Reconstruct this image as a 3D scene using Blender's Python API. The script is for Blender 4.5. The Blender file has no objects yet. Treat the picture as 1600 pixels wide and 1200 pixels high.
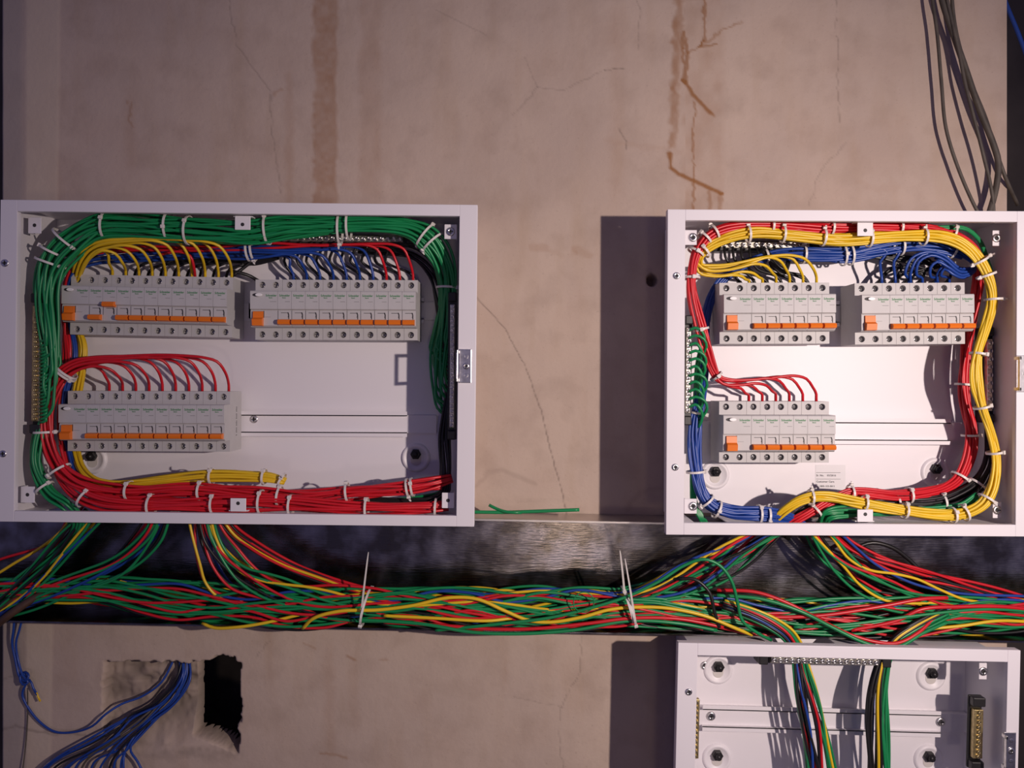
import bpy, bmesh, math, random
import numpy as np
from mathutils import Vector, Matrix

# ------------------------------------------------------------------ camera, world, lights, exposure
F_PX, D0, ZC = 1230.0, 1113.0, 1.4          # focal length in px (1600 wide), camera to wall in mm, camera height in m
scene = bpy.context.scene
COL = scene.collection
cam_d = bpy.data.cameras.new('camera'); cam = bpy.data.objects.new('camera', cam_d); COL.objects.link(cam)
cam_d.sensor_width = 36.0; cam_d.lens = 36.0 * F_PX / 1600.0; cam_d.clip_start = 0.01
cam.location = (0, -D0 / 1000, ZC); cam.rotation_euler = (math.pi / 2, 0, 0)
scene.camera = cam
world = bpy.data.worlds.new('dim_room'); scene.world = world; world.use_nodes = True
bg = world.node_tree.nodes['Background']; bg.inputs[0].default_value = (0.62, 0.56, 1.2, 1); bg.inputs[1].default_value = 0.135
def lamp(name, kind, loc, power, col, rad, aim=None, cone=None):
    l = bpy.data.lights.new(name, kind); l.energy = power; l.color = col; l.shadow_soft_size = rad
    o = bpy.data.objects.new(name, l); COL.objects.link(o); o.location = loc
    if aim: l.spot_size = math.radians(cone); l.spot_blend = 1.0; o.rotation_euler = (Vector(aim) - Vector(loc)).to_track_quat('-Z', 'Y').to_euler()
    return o
lamp('work_lamp', 'SPOT', (0.828, -1.248, ZC + 0.053), 65.0, (1.0, 0.84, 0.77), 0.014, (0.24, 0, ZC - 0.08), 87)
lamp('highlight_fill_light', 'POINT', (0.28, -2.9, 0.72), 10.0, (1.0, 0.80, 0.66), 0.12)  # unseen light, added for the highlight on the tray and soft fill
scene.view_settings.view_transform = 'Standard'; scene.view_settings.look = 'None'
scene.view_settings.exposure = 0.0; scene.view_settings.gamma = 1.0; scene.view_settings.use_curve_mapping = False

# ------------------------------------------------------------------ helpers
def P(px, py, d):
    """the point of the place that stands d mm in front of the wall where the photo shows pixel (px, py)"""
    k = (D0 - d) / F_PX / 1000.0
    return Vector(((px - 800) * k, -d / 1000.0, ZC - (py - 600) * k))
def S(d): return F_PX / (D0 - d)             # px per mm at depth d

def mat(name, col, rough=0.5, metal=0.0, bump=0.0, bscale=200.0, var=0.0, vscale=30.0, spec=0.5, coat=0.0):
    m = bpy.data.materials.new(name); m.use_nodes = True
    nt = m.node_tree; b = nt.nodes['Principled BSDF']
    b.inputs['Base Color'].default_value = (*col, 1); b.inputs['Roughness'].default_value = rough
    b.inputs['Metallic'].default_value = metal; b.inputs['Specular IOR Level'].default_value = spec
    b.inputs['Coat Weight'].default_value = coat
    tc = nt.nodes.new('ShaderNodeTexCoord')
    if var > 0:
        n = nt.nodes.new('ShaderNodeTexNoise'); n.inputs['Scale'].default_value = vscale; n.inputs['Detail'].default_value = 4
        r = nt.nodes.new('ShaderNodeValToRGB')
        r.color_ramp.elements[0].position = 0.3; r.color_ramp.elements[1].position = 0.7
        r.color_ramp.elements[0].color = (*[c * (1 - var) for c in col], 1); r.color_ramp.elements[1].color = (*[min(1, c * (1 + var)) for c in col], 1)
        nt.links.new(tc.outputs['Object'], n.inputs['Vector']); nt.links.new(n.outputs['Fac'], r.inputs[0]); nt.links.new(r.outputs[0], b.inputs['Base Color'])
    if bump > 0:
        n = nt.nodes.new('ShaderNodeTexNoise'); n.inputs['Scale'].default_value = bscale; n.inputs['Detail'].default_value = 3
        bp = nt.nodes.new('ShaderNodeBump'); bp.inputs['Strength'].default_value = bump; bp.inputs['Distance'].default_value = 0.001
        nt.links.new(tc.outputs['Object'], n.inputs['Vector']); nt.links.new(n.outputs['Fac'], bp.inputs['Height']); nt.links.new(bp.outputs[0], b.inputs['Normal'])
    return m

M = {
 'coat': mat('white_powder_coat', (0.80, 0.768, 0.80), 0.42, bump=0.05, bscale=900),
 'grey': mat('grey_breaker_plastic', (0.52, 0.505, 0.50), 0.5, var=0.03, vscale=60),
 'side': mat('pale_side_plastic', (0.62, 0.58, 0.55), 0.55),
 'orange': mat('orange_toggle_plastic', (0.83, 0.19, 0.012), 0.4),
 'white_plastic': mat('white_button_plastic', (0.85, 0.83, 0.82), 0.35),
 'dark': mat('dark_slot_plastic', (0.03, 0.027, 0.03), 0.6),
 'green_ink': mat('green_print', (0.05, 0.25, 0.09), 0.6),
 'grey_ink': mat('grey_print', (0.22, 0.21, 0.22), 0.6),
 'black_ink': mat('black_print', (0.03, 0.03, 0.035), 0.6),
 'steel': mat('plated_steel', (0.72, 0.70, 0.70), 0.28, 1.0, var=0.2, vscale=150),
 'brass': mat('brass', (0.50, 0.40, 0.20), 0.36, 0.9, var=0.35, vscale=160),
 'tin': mat('tinned_bar', (0.66, 0.62, 0.52), 0.3, 0.9, var=0.25, vscale=120),
 'black_plastic': mat('black_base_plastic', (0.016, 0.015, 0.016), 0.4),
 'tie': mat('white_nylon', (0.74, 0.70, 0.66), 0.45),
 'paper': mat('white_label_paper', (0.80, 0.785, 0.80), 0.7),
 'bolt': mat('blackened_bolt', (0.02, 0.018, 0.02), 0.4, 0.3),
}
WIRE = {
 'green': mat('green_insulation', (0.008, 0.235, 0.075), 0.36, var=0.08),
 'red': mat('red_insulation', (0.60, 0.012, 0.022), 0.36, var=0.08),
 'yellow': mat('yellow_insulation', (0.76, 0.50, 0.018), 0.36, var=0.06),
 'blue': mat('blue_insulation', (0.013, 0.055, 0.30), 0.36, var=0.08),
 'black': mat('black_insulation', (0.012, 0.011, 0.012), 0.38),
 'brown': mat('dark_brown_sheath', (0.075, 0.038, 0.024), 0.55, var=0.3, vscale=40),
 'grey': mat('dusty_black_sheath', (0.085, 0.07, 0.055), 0.6, var=0.3, vscale=40),
}

class MB:
    """collects shapes for ONE mesh object"""
    def __init__(s): s.v = []; s.f = []; s.sm = []
    def add(s, verts, faces, smooth=False):
        o = len(s.v); s.v += [tuple(p) for p in verts]; s.f += [tuple(i + o for i in f) for f in faces]; s.sm += [smooth] * len(faces); return s
    def box(s, x0, x1, y0, y1, z0, z1):
        return s.add([(x0,y0,z0),(x1,y0,z0),(x1,y1,z0),(x0,y1,z0),(x0,y0,z1),(x1,y0,z1),(x1,y1,z1),(x0,y1,z1)],
                     [(0,3,2,1),(4,5,6,7),(0,1,5,4),(1,2,6,5),(2,3,7,6),(3,0,4,7)])
    def lathe(s, c, prof, n=20, smooth=True):
        """ring profile (radius, y) round the y axis through c=(x,z): facing the viewer (towards -y)"""
        vs = []; fs = []
        for r, y in prof:
            for k in range(n):
                a = 2 * math.pi * k / n; vs.append((c[0] + r * math.cos(a), y, c[1] + r * math.sin(a)))
        for j in range(len(prof) - 1):
            for k in range(n):
                fs.append((j*n+k, j*n+(k+1) % n, (j+1)*n+(k+1) % n, (j+1)*n+k))
        if prof[-1][0] > 1e-6: fs.append(tuple((len(prof)-1)*n + k for k in range(n)))
        return s.add(vs, fs, smooth)
    def prism_x(s, prof, x0, x1, smooth=False):
        """profile of (y, z) points extruded along x"""
        n = len(prof); vs = [(x0, y, z) for y, z in prof] + [(x1, y, z) for y, z in prof]
        fs = [(i, (i+1) % n, n+(i+1) % n, n+i) for i in range(n)] + [tuple(range(n-1, -1, -1)), tuple(range(n, 2*n))]
        return s.add(vs, fs, smooth)
    def prism_y(s, poly, y0, y1):
        n = len(poly); vs = [(x, y0, z) for x, z in poly] + [(x, y1, z) for x, z in poly]
        fs = [(i, (i+1) % n, n+(i+1) % n, n+i) for i in range(n)] + [tuple(range(n-1, -1, -1)), tuple(range(n, 2*n))]
        return s.add(vs, fs)
    def mesh(s, name):
        me = bpy.data.meshes.new(name); me.from_pydata(s.v, [], s.f); me.validate()
        bm = bmesh.new(); bm.from_mesh(me); bmesh.ops.recalc_face_normals(bm, faces=bm.faces); bm.to_mesh(me); bm.free()
        if len(s.sm) == len(me.polygons): me.polygons.foreach_set('use_smooth', s.sm)
        return me
    def build(s, name, m, parent=None, bevel=0.0):
        return link(name, s.mesh(name), m, parent, bevel)

def link(name, me, m, parent=None, bevel=0.0):
    o = bpy.data.objects.new(name, me); COL.objects.link(o)
    if m is not None and not me.materials: me.materials.append(m)
    if parent is not None: o.parent = parent
    if bevel:
        b = o.modifiers.new('edge', 'BEVEL'); b.width = bevel; b.segments = 2; b.limit_method = 'ANGLE'; b.angle_limit = math.radians(40)
    return o
def tag(o, label, cat, group=None, kind=None):
    o['label'] = label; o['category'] = cat
    if group: o['group'] = group
    if kind: o['kind'] = kind
    return o
def empty(name, loc, roty=0.0):
    o = bpy.data.objects.new(name, None); COL.objects.link(o); o.location = loc; o.rotation_euler = (0, roty, 0); o.empty_display_size = 0.02; return o
def copy_tree(o, parent=None):
    c = o.copy(); COL.objects.link(c); c.parent = parent
    for ch in KIDS.get(o, list(o.children)): copy_tree(ch, c)
    return c
KIDS = {}
ORD = 'first second third fourth fifth sixth seventh eighth ninth tenth eleventh twelfth thirteenth fourteenth fifteenth sixteenth seventeenth eighteenth nineteenth twentieth'.split()

def text_mesh(txt, size, align='LEFT', squash=1.0):
    c = bpy.data.curves.new('txt', 'FONT'); c.body = txt; c.size = size; c.align_x = align; c.resolution_u = 2; c.offset = size * 0.022
    o = bpy.data.objects.new('txt', c); COL.objects.link(o)
    bpy.context.view_layer.update()
    me = bpy.data.meshes.new_from_object(o.evaluated_get(bpy.context.evaluated_depsgraph_get()))
    bpy.data.objects.remove(o)
    me.transform(Matrix.Rotation(math.pi / 2, 4, 'X') @ Matrix.Diagonal((squash, 1, 1, 1)))
    return me
def text_mb(mb, txt, size, x, y, z, align='LEFT', width=None):
    me = text_mesh(txt, size, align); vs = [v.co.copy() for v in me.vertices]
    if width:
        w = max(v.x for v in vs) - min(v.x for v in vs)
        for v in vs: v.x *= width / w
    mb.add([(v.x + x, y + v.y, v.z + z) for v in vs], [tuple(p.vertices) for p in me.polygons]); bpy.data.meshes.remove(me)

# ------------------------------------------------------------------ wires
def spline(pts, step=0.005):
    p = np.array([tuple(q) for q in pts], float)
    keep = [0] + [i for i in range(1, len(p)) if np.linalg.norm(p[i] - p[i-1]) > 1e-5]; p = p[keep]
    e = np.vstack([2*p[0]-p[1], p, 2*p[-1]-p[-2]]); out = []
    for i in range(1, len(e) - 2):
        a, b, c, d = e[i-1], e[i], e[i+1], e[i+2]
        t0 = 0; t1 = t0 + max(1e-4, np.linalg.norm(b-a))**.5; t2 = t1 + np.linalg.norm(c-b)**.5; t3 = t2 + max(1e-4, np.linalg.norm(d-c))**.5
        n = max(2, int(np.linalg.norm(c-b) / step)); t = np.linspace(t1, t2, n, endpoint=(i == len(e) - 3))[:, None]
        A1 = (t1-t)/(t1-t0)*a + (t-t0)/(t1-t0)*b; A2 = (t2-t)/(t2-t1)*b + (t-t1)/(t2-t1)*c; A3 = (t3-t)/(t3-t2)*c + (t-t2)/(t3-t2)*d
        B1 = (t2-t)/(t2-t0)*A1 + (t-t0)/(t2-t0)*A2; B2 = (t3-t)/(t3-t1)*A2 + (t-t1)/(t3-t1)*A3
        out.append((t2-t)/(t2-t1)*B1 + (t-t1)/(t2-t1)*B2)
    return np.vstack(out)
def tube_data(c, r, sides=8):
    n = len(c); tg = np.gradient(c, axis=0); tg /= np.linalg.norm(tg, axis=1)[:, None] + 1e-12
    u = np.cross(tg[0], [0, 1, 0.01]); u /= np.linalg.norm(u); ring = []
    ang = np.arange(sides) * 2 * np.pi / sides
    rr = np.broadcast_to(np.asarray(r, float), (n,))
    for i in range(n):
        u = u - tg[i] * np.dot(u, tg[i]); u /= np.linalg.norm(u) + 1e-12; w = np.cross(tg[i], u)
        ring.append(c[i] + rr[i] * (np.cos(ang)[:, None] * u + np.sin(ang)[:, None] * w))
    v = np.vstack(ring); f = []
    for i in range(n - 1):
        for k in range(sides): f.append((i*sides+k, i*sides+(k+1) % sides, (i+1)*sides+(k+1) % sides, (i+1)*sides+k))
    f.append(tuple(range(sides - 1, -1, -1))); f.append(tuple((n-1)*sides + k for k in range(sides)))
    return v, f
def wire_obj(pts, colour, label, group=None, r=0.0019, name='insulated_wire', cat='wire', step=0.005, sides=8):
    v, f = tube_data(spline(pts, step), r, sides)
    me = bpy.data.meshes.new(name); me.from_pydata(v.tolist(), [], f); me.polygons.foreach_set('use_smooth', [True] * len(f))
    o = link(name, me, WIRE[colour]); tag(o, label, cat, group)
    return o

def path_eval(path):
    """path rows (px, py, d, half_width_px) -> dense rows + normals, parametrised 0..1"""
    a = np.array(path, float); p3 = np.column_stack([a[:, 0], a[:, 1], a[:, 2], a[:, 3]])
    q = []
    e = np.vstack([2*p3[0]-p3[1], p3, 2*p3[-1]-p3[-2]])
    for i in range(1, len(e) - 2):
        t = np.linspace(0, 1, 12, endpoint=(i == len(e) - 3))[:, None]; A, B, C, D = e[i-1], e[i], e[i+1], e[i+2]
        q.append(0.5 * ((2*B) + (-A + C)*t + (2*A - 5*B + 4*C - D)*t**2 + (-A + 3*B - 3*C + D)*t**3))
    q = np.vstack(q); tg = np.gradient(q[:, :2], axis=0); tg /= np.linalg.norm(tg, axis=1)[:, None] + 1e-9
    nr = np.column_stack([-tg[:, 1], tg[:, 0]]); s = np.concatenate([[0], np.cumsum(np.linalg.norm(np.diff(q[:, :2], axis=0), axis=1))])
    return q, nr, s / s[-1], s[-1]
def slots(n, across):
    """hex-ish cross-section: (u across -1..1, v depth 1 front .. -1 back), front row first"""
    rows = max(1, math.ceil(n / across)); out = []
    for i in range(n):
        r, c = divmod(i, across); m = min(across, n - r * across)
        u = ((c + 0.5) / m * 2 - 1) * (1 - 0.5 / across) + (0.5 / across if r % 2 else 0)
        u = max(-1, min(1, u)); v = math.sqrt(max(0, 1 - u * u * 0.85)) * (1 - 2 * r / max(1, rows - 1) if rows > 1 else 1)
        out.append((u, v))
    return out
def bundle_pts(path, n, hd, across, seed, wander=0.3, spacing=26.0, ranges=None):
    """control points of n wires that run side by side along the path"""
    rng = random.Random(seed); q, nr, s, L = path_eval(path); sl = slots(n, across); res = []
    for i in range(n):
        u0, v0 = sl[i]; t0, t1 = ranges[i] if ranges else (0, 1); k = max(3, int(L * (t1 - t0) / spacing)); pts = []
        ph, fr, ph2 = rng.random() * 6.28, rng.uniform(0.6, 1.4) * L / 260.0, rng.random() * 6.28
        for t in np.linspace(t0, t1, k):
            row = [np.interp(t, s, q[:, j]) for j in range(4)]; nx, ny = np.interp(t, s, nr[:, 0]), np.interp(t, s, nr[:, 1])
            u = max(-1.05, min(1.05, u0 + wander * math.sin(fr * t * 6.28 + ph)))
            dd = row[2] + hd * v0 + 1.2 * math.sin(fr * 1.3 * t * 6.28 + ph2)
            pts.append(P(row[0] + nx * u * row[3], row[1] + ny * u * row[3], dd))
        res.append(pts)
    return res

# ------------------------------------------------------------------ cable ties
def tie(px, py, d, ang, hw, hd, label, head=0, tail=0.0, group=None, w=1.4, tail_ang=None):
    """nylon strap round a bundle that runs in picture direction ang (degrees, 0 = to the right, 90 = down); head at ring angle"""
    c = P(px, py, d); a = (hw + 1.6) / S(d) / 1000; b = (hd + 2.4) / 1000
    t = math.radians(ang); T = Vector((math.cos(t), 0, -math.sin(t))); N = Vector((math.sin(t), 0, math.cos(t)))
    root = empty('cable_tie', c); tag(root, label, 'cable tie', group)
    def ring(k, off=0.0): return (N * (math.cos(k) * (a + off)) + Vector((0, -1, 0)) * (math.sin(k) * (b + off)))
    mb = MB(); n = 28; vs = []; fs = []; hwid = w / 1000
    for i in range(n):
        k = 2 * math.pi * i / n
        for off, sd in ((0, -1), (0, 1), (0.0011, 1), (0.0011, -1)): vs.append(ring(k, off) + T * (sd * hwid))
    for i in range(n):
        j = (i + 1) % n
        for q in range(4): fs.append((i*4+q, i*4+(q+1) % 4, j*4+(q+1) % 4, j*4+q))
    mb.add(vs, fs); mb.build('strap', M['tie'], root)
    k = math.radians(head); pc = ring(k, 0.0016); ra = ring(k).normalized(); ta = T.cross(ra)
    h = MB(); cs = []
    for sx in (-1, 1):
        for sy in (-1, 1):
            for sz in (-1, 1): cs.append(pc + T * (sx * (hwid + 0.0011)) + ra * (sy * 0.0017) + ta * (sz * 0.0022))
    h.add(cs, [(0,1,3,2),(4,6,7,5),(0,4,5,1),(2,3,7,6),(0,2,6,4),(1,5,7,3)]); h.build('head', M['tie'], root, 0.0005)
    if tail:
        L = tail / S(d) / 1000
        dr = ra if tail_ang is None else Vector((math.cos(math.radians(tail_ang)), -0.25, -math.sin(math.radians(tail_ang))))
        sd = Vector((0, 1, 0)).cross(dr).normalized(); th = dr.cross(sd).normalized() * 0.0005
        vs = []
        for f, wd in ((0.0, 1.0), (0.5, 0.85), (0.9, 0.6), (1.0, 0.3)):
            for sg in (-1, 1):
                for tt in (-1, 1): vs.append(pc + dr * (L * f) + Vector((0, -0.004 * math.sin(f * 2.5), 0)) + sd * (sg * hwid * wd) + th * tt)
        fs = [(0,1,3,2),(12,14,15,13)]
        for i in range(3): o = i * 4; fs += [(o,o+2,o+6,o+4),(o+1,o+5,o+7,o+3),(o,o+4,o+5,o+1),(o+2,o+3,o+7,o+6)]
        MB().add(vs, fs).build('tail', M['tie'], root)
    return root
def ties(desc, rows, side='left'):
    """rows (px, py, d, ang, hw, hd, head, tail[, tail_ang]); ordinal labels counted along the bundle"""
    for i, r in enumerate(rows):
        lab = f'white cable tie {desc}' + (f', {ORD[i]} from the {side}' if len(rows) > 1 else '')
        tie(*r[:6], lab, r[6], r[7], group=f'cable ties {desc}' if len(rows) > 1 else None, tail_ang=r[8] if len(r) > 8 else None)

# ------------------------------------------------------------------ the wall (relief and stains held per vertex)
def build_wall():
    rng = np.random.RandomState(4)
    gx = np.concatenate([np.arange(4, 1573.1, 2.4), [1573.2]]); gx[-2] = 1573.0
    gy = np.concatenate([[-900, -500, -250, -100], np.arange(-20, 1225, 2.4), [1300, 1500, 1800, 2147]])
    X, Y = np.meshgrid(gx, gy); n = X.shape
    def vnoise(scale, seed):
        r = np.random.RandomState(seed); g = r.rand(64, 64)
        fx, fy = (X / scale) % 63, (Y / scale) % 63; ix, iy = fx.astype(int), fy.astype(int); ax, ay = fx - ix, fy - iy
        ax = ax*ax*(3-2*ax); ay = ay*ay*(3-2*ay)
        return (g[iy, ix]*(1-ax)*(1-ay) + g[iy, (ix+1) % 64]*ax*(1-ay) + g[(iy+1) % 64, ix]*(1-ax)*ay + g[(iy+1) % 64, (ix+1) % 64]*ax*ay) * 2 - 1
    n1, n2, n3 = vnoise(6, 1), vnoise(17, 2), vnoise(50, 3); fine = 0.5 * n1 + 0.5 * n2
    sm = lambda a, b, x: np.clip((x - a) / (b - a), 0, 1)
    def line(pts, w, rough=1.0):
        out = np.zeros(n); pts = [np.array(p, float) for p in pts]
        WX, WY = X + rough * (n1 * 2.2 + n2 * 3.4), Y + rough * (n2 * 2.4 + n1 * 1.5)
        for a, b in zip(pts[:-1], pts[1:]):
            d = b - a; t = np.clip(((WX-a[0])*d[0] + (WY-a[1])*d[1]) / (d @ d + 1e-9), 0, 1)
            out = np.maximum(out, 1 - sm(w * 0.6, w * 1.5 + 0.8, np.hypot(WX - a[0] - t*d[0], WY - a[1] - t*d[1])))
        return out
    def band(x0, x1, y0, y1, edge=4, drift=0.0):
        xx = X + n2 * 3 + n1 * 2 - drift * Y
        return sm(x0-edge, x0+edge, xx) * (1 - sm(x1-edge, x1+edge, xx)) * sm(y0-20, y0+10, Y + 14*n2) * (1 - sm(y1-30, y1+20, Y + 20*n2))
    stain = 0.85*band(489, 527, -60, 400, 3)*(0.75+0.35*fine) + 0.25*band(562, 596, -60, 330, 5)*(0.8+0.4*n2) + 0.25*band(446, 458, 120, 400, 4) \
        + 0.35*band(1066, 1130, -60, 420, 6)*(0.7+0.5*n2) + 0.2*band(195, 212, 150, 260, 6) + 0.15*band(955, 975, 20, 330, 8) \
        + 0.22*band(485, 500, 1010, 1190, 5, 0.02) + 0.16*band(548, 560, 1030, 1130, 5) + 0.14*band(415, 428, 985, 1080, 5) + 0.18*band(785, 792, 1030, 1070, 3)
    stain += 0.3*line([(838, 392), (900, 396)], 5, 3) * (0.5+0.5*n2) + 0.25*line([(905, 392), (920, 400)], 6, 3) + 0.12*line([(950, 220), (1060, 235)], 4, 2)
    stain += 0.10 * np.clip(n3, 0, 1) + 0.10*line([(1340, 285), (1400, 290)], 5, 4)
    rust = 0.75*line([(1061, -40), (1058, 60), (1055, 150), (1048, 225)], 5.5, 1.2)*(0.75+0.3*fine) + 0.95*line([(1047, 240), (1048, 262), (1060, 272), (1083, 282), (1105, 292), (1128, 303)], 2.4, 1) \
        + 0.9*line([(1070, 128), (1085, 150), (1112, 178)], 2.4, 1) + 0.7*line([(1100, 0), (1098, 35), (1100, 60), (1090, 72), (1118, 68)], 1.6, 1) \
        + 0.5*line([(1070, 80), (1156, 32)], 1.2, 1.5) + 0.75*line([(1068, 50), (1070, 128)], 2.6, 1.4) + 0.7*line([(1085, 160), (1084, 240), (1083, 330)], 1.1, 1) \
        + 0.5*line([(1108, 300), (1107, 330)], 3, 1) + 0.45*line([(1128, 303), (1124, 330)], 2, 1) + 0.3*line([(425, 146), (440, 140)], 2, 1) + 0.35*line([(203, 160), (208, 200)], 1.5, 2)
    rust += 0.5*line([(540, 1023), (556, 1032)], 1.4, 1) + 0.4*line([(500, 1176), (540, 1183)], 1.6, 1.5) + 0.3*line([(476, 1006), (494, 1014)], 1, 1) + 0.3*line([(594, 1031), (604, 1030)], 1, 1)
    crack = 0.62*line([(745, 465), (790, 515), (820, 570), (845, 640), (868, 730), (886, 805)], 0.35, .5) + 0.35*line([(352, -20), (370, 70), (420, 140), (425, 210), (437, 300)], 0.5, .8) \
        + 0.4*line([(1306, -10), (1308, 60), (1310, 190)], 0.4, .6) + 0.3*line([(1322, 220), (1285, 265), (1262, 320)], 0.4, .6) + 0.28*line([(800, 180), (840, 137), (880, 140), (940, 112)], 0.5, .6) \
        + 0.25*line([(840, 137), (820, 90)], .5, .6) + 0.35*line([(910, 995), (905, 1050), (876, 1105), (872, 1140), (882, 1220)], 0.4, .6) + 0.25*line([(805, 1090), (876, 1105)], .4, .8) \
        + 0.55*line([(945, 110), (976, 107)], 0.5, .6) + 0.5*line([(968, 200), (982, 236)], 0.5, 1.2) + 0.25*line([(680, 15), (760, 55)], 0.4, .8) + 0.3*line([(400, 1028), (420, 1000)], .4, .8) + 0.3*line([(1000, -10), (997, 80)], .4, .8) \
        + 0.3*line([(0, 1064), (25, 1056)], 1, 1) + 0.4*line([(-5, 1140), (22, 1132), (60, 1144), (130, 1146)], 1.4, 1)
    smear = 0.55*line([(742, 762), (762, 738), (785, 734), (836, 756)], 3, .6) + 0.5*line([(980, 795), (1000, 768), (1045, 760)], 3, .6) + 0.5*line([(1015, 430), (1026, 442)], 9, 1)
    edge = 94 - 15 * Y / 1200
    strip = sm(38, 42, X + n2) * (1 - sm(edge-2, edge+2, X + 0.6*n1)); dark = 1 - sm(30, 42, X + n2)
    # relief: the broken-out recess low on the left, with a deep cavity at its right end, and a drilled hole
    dep = np.zeros(n)
    rx, ry = X + 2.2*n1 + 3.5*n2, Y + 2.2*n1 + 3*n2
    box = lambda a0, a1, b0, b1, e=1.6: sm(a0-e, a0+e, rx)*(1-sm(a1-e, a1+e, rx))*sm(b0-e, b0+e, ry)*(1-sm(b1-e, b1+e, ry))
    shallow = box(163, 340, 1036, 1400) * (1 - sm(1120, 1180, Y + 0.12*(X-160) + 6*n2)); dep += 26*shallow*(0.72+0.28*sm(165, 260, X) + 0.12*n2 + 0.06*n1)
    lim = 1150 + (X - 300) * 0.33 + 4*n2
    ex = np.where(X > 335, rx, X + 0.6*n1 + 1.5*n3); deep = sm(297.4, 300.6, ex)*(1-sm(371.4, 374.6, rx))*sm(1032.4, 1035.6, ry)*(1 - sm(lim-2, lim+2, Y + 0.8*n1)); deep = np.maximum(deep, box(336, 366, 1026, 1060)); dep = np.maximum(dep, 42*deep)
    hole = 1 - sm(6.5, 9.5, np.hypot(X - 1019, Y - 438) + 1.5*n1); dep = np.maximum(dep, 30*hole)
    recess_dark = np.clip(shallow*(0.75+0.4*n2) + 0.5*line([(165, 1150), (250, 1178), (370, 1176)], 9, 3)*(0.6+0.6*fine), 0, 1)
    recess_dark = np.maximum(recess_dark, 0.9*deep)  # darker tone over the recess, its lower edge and the cavity rim
    dep += -0.5*strip - 0.35*np.clip(rust, 0, 1)*1.5 + 0.5*np.clip(crack, 0, 1) + 0.35*n3*0.6 + 0.12*n2
    dep = np.where((Y < -30) | (Y > 1230), 0, dep)
    k = D0 / F_PX / 1000
    co = np.column_stack([((X-800)*k).ravel(), (dep/1000).ravel(), (ZC - (Y-600)*k).ravel()])
    h, w = n; idx = np.arange(h*w).reshape(h, w)
    quads = np.column_stack([idx[:-1, :-1].ravel(), idx[1:, :-1].ravel(), idx[1:, 1:].ravel(), idx[:-1, 1:].ravel()])
    gone = (deep > 0.62).ravel(); quads = quads[~gone[quads].all(axis=1)]
    # side returns of the pier
    nv = len(co); L = co[idx[:, 0]].copy(); R = co[idx[:, -1]].copy(); L[:, 1] = R[:, 1] = 0.34
    co = np.vstack([co, L, R]); li = nv + np.arange(h); ri = nv + h + np.arange(h)
    quads = np.vstack([quads, np.column_stack([idx[:-1, 0], li[:-1], li[1:], idx[1:, 0]]), np.column_stack([idx[:-1, -1], idx[1:, -1], ri[1:], ri[:-1]])])
    me = bpy.data.meshes.new('wall_back'); me.vertices.add(len(co)); me.vertices.foreach_set('co', co.ravel())
    me.loops.add(quads.size); me.loops.foreach_set('vertex_index', quads.ravel().astype(np.int32))
    me.polygons.add(len(quads)); me.polygons.foreach_set('loop_start', np.arange(0, quads.size, 4, dtype=np.int32)); me.update(calc_edges=True); me.validate()
    for nm, a in (('stain', stain), ('rust', rust), ('crack', crack), ('smear', smear), ('strip', strip), ('dark', dark), ('recess_dark', recess_dark)):
        at = me.attributes.new(nm, 'FLOAT', 'POINT'); at.data.foreach_set('value', np.concatenate([np.clip(a, 0, 1).ravel(), np.zeros(2*h)]).astype(np.float32))
    m = bpy.data.materials.new('stained_plaster'); m.use_nodes = True; nt = m.node_tree; N = nt.nodes; b = N['Principled BSDF']; b.inputs['Roughness'].default_value = 0.85
    b.inputs['Specular IOR Level'].default_value = 0.25
    tc = N.new('ShaderNodeTexCoord')
    def noise(sc, det=5, st=(1, 1, 1)):
        mp = N.new('ShaderNodeMapping'); mp.inputs['Scale'].default_value = st; nt.links.new(tc.outputs['Object'], mp.inputs[0])
        q = N.new('ShaderNodeTexNoise'); q.inputs['Scale'].default_value = sc; q.inputs['Detail'].default_value = det; nt.links.new(mp.outputs[0], q.inputs['Vector']); return q.outputs['Fac']
    def ramp(f, p0, p1):
        r = N.new('ShaderNodeMapRange'); r.inputs['From Min'].default_value = p0; r.inputs['From Max'].default_value = p1; nt.links.new(f, r.inputs['Value']); return r.outputs[0]
    def mix(fac, a, bcol, mult=None):
        q = N.new('ShaderNodeMix'); q.data_type = 'RGBA'
        if mult is not None:
            mm = N.new('ShaderNodeMath'); mm.operation = 'MULTIPLY'; nt.links.new(fac, mm.inputs[0]); mm.inputs[1].default_value = mult; fac = mm.outputs[0]
        nt.links.new(fac, q.inputs[0])
        if isinstance(a, tuple): q.inputs[6].default_value = (*a, 1)
        else: nt.links.new(a, q.inputs[6])
        q.inputs[7].default_value = (*bcol, 1); return q.outputs[2]
    def attr(nm): a = N.new('ShaderNodeAttribute'); a.attribute_name = nm; return a.outputs['Fac']
    c = mix(ramp(noise(5), 0.35, 0.7), (0.54, 0.425, 0.345), (0.465, 0.365, 0.305))
    c = mix(ramp(noise(22, 6), 0.48, 0.75), c, (0.39, 0.295, 0.235), 0.6)
    c = mix(ramp(noise(9, 6, (3, 3, 0.6)), 0.52, 0.75), c, (0.42, 0.30, 0.205), 0.35)
    c = mix(ramp(noise(260, 3), 0.62, 0.78), c, (0.33, 0.25, 0.20), 0.45)
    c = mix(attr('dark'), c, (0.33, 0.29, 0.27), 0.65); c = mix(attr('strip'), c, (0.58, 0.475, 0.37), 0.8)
    c = mix(attr('smear'), c, (0.33, 0.25, 0.20), 0.6); c = mix(attr('stain'), c, (0.33, 0.18, 0.10), 0.85)
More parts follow.
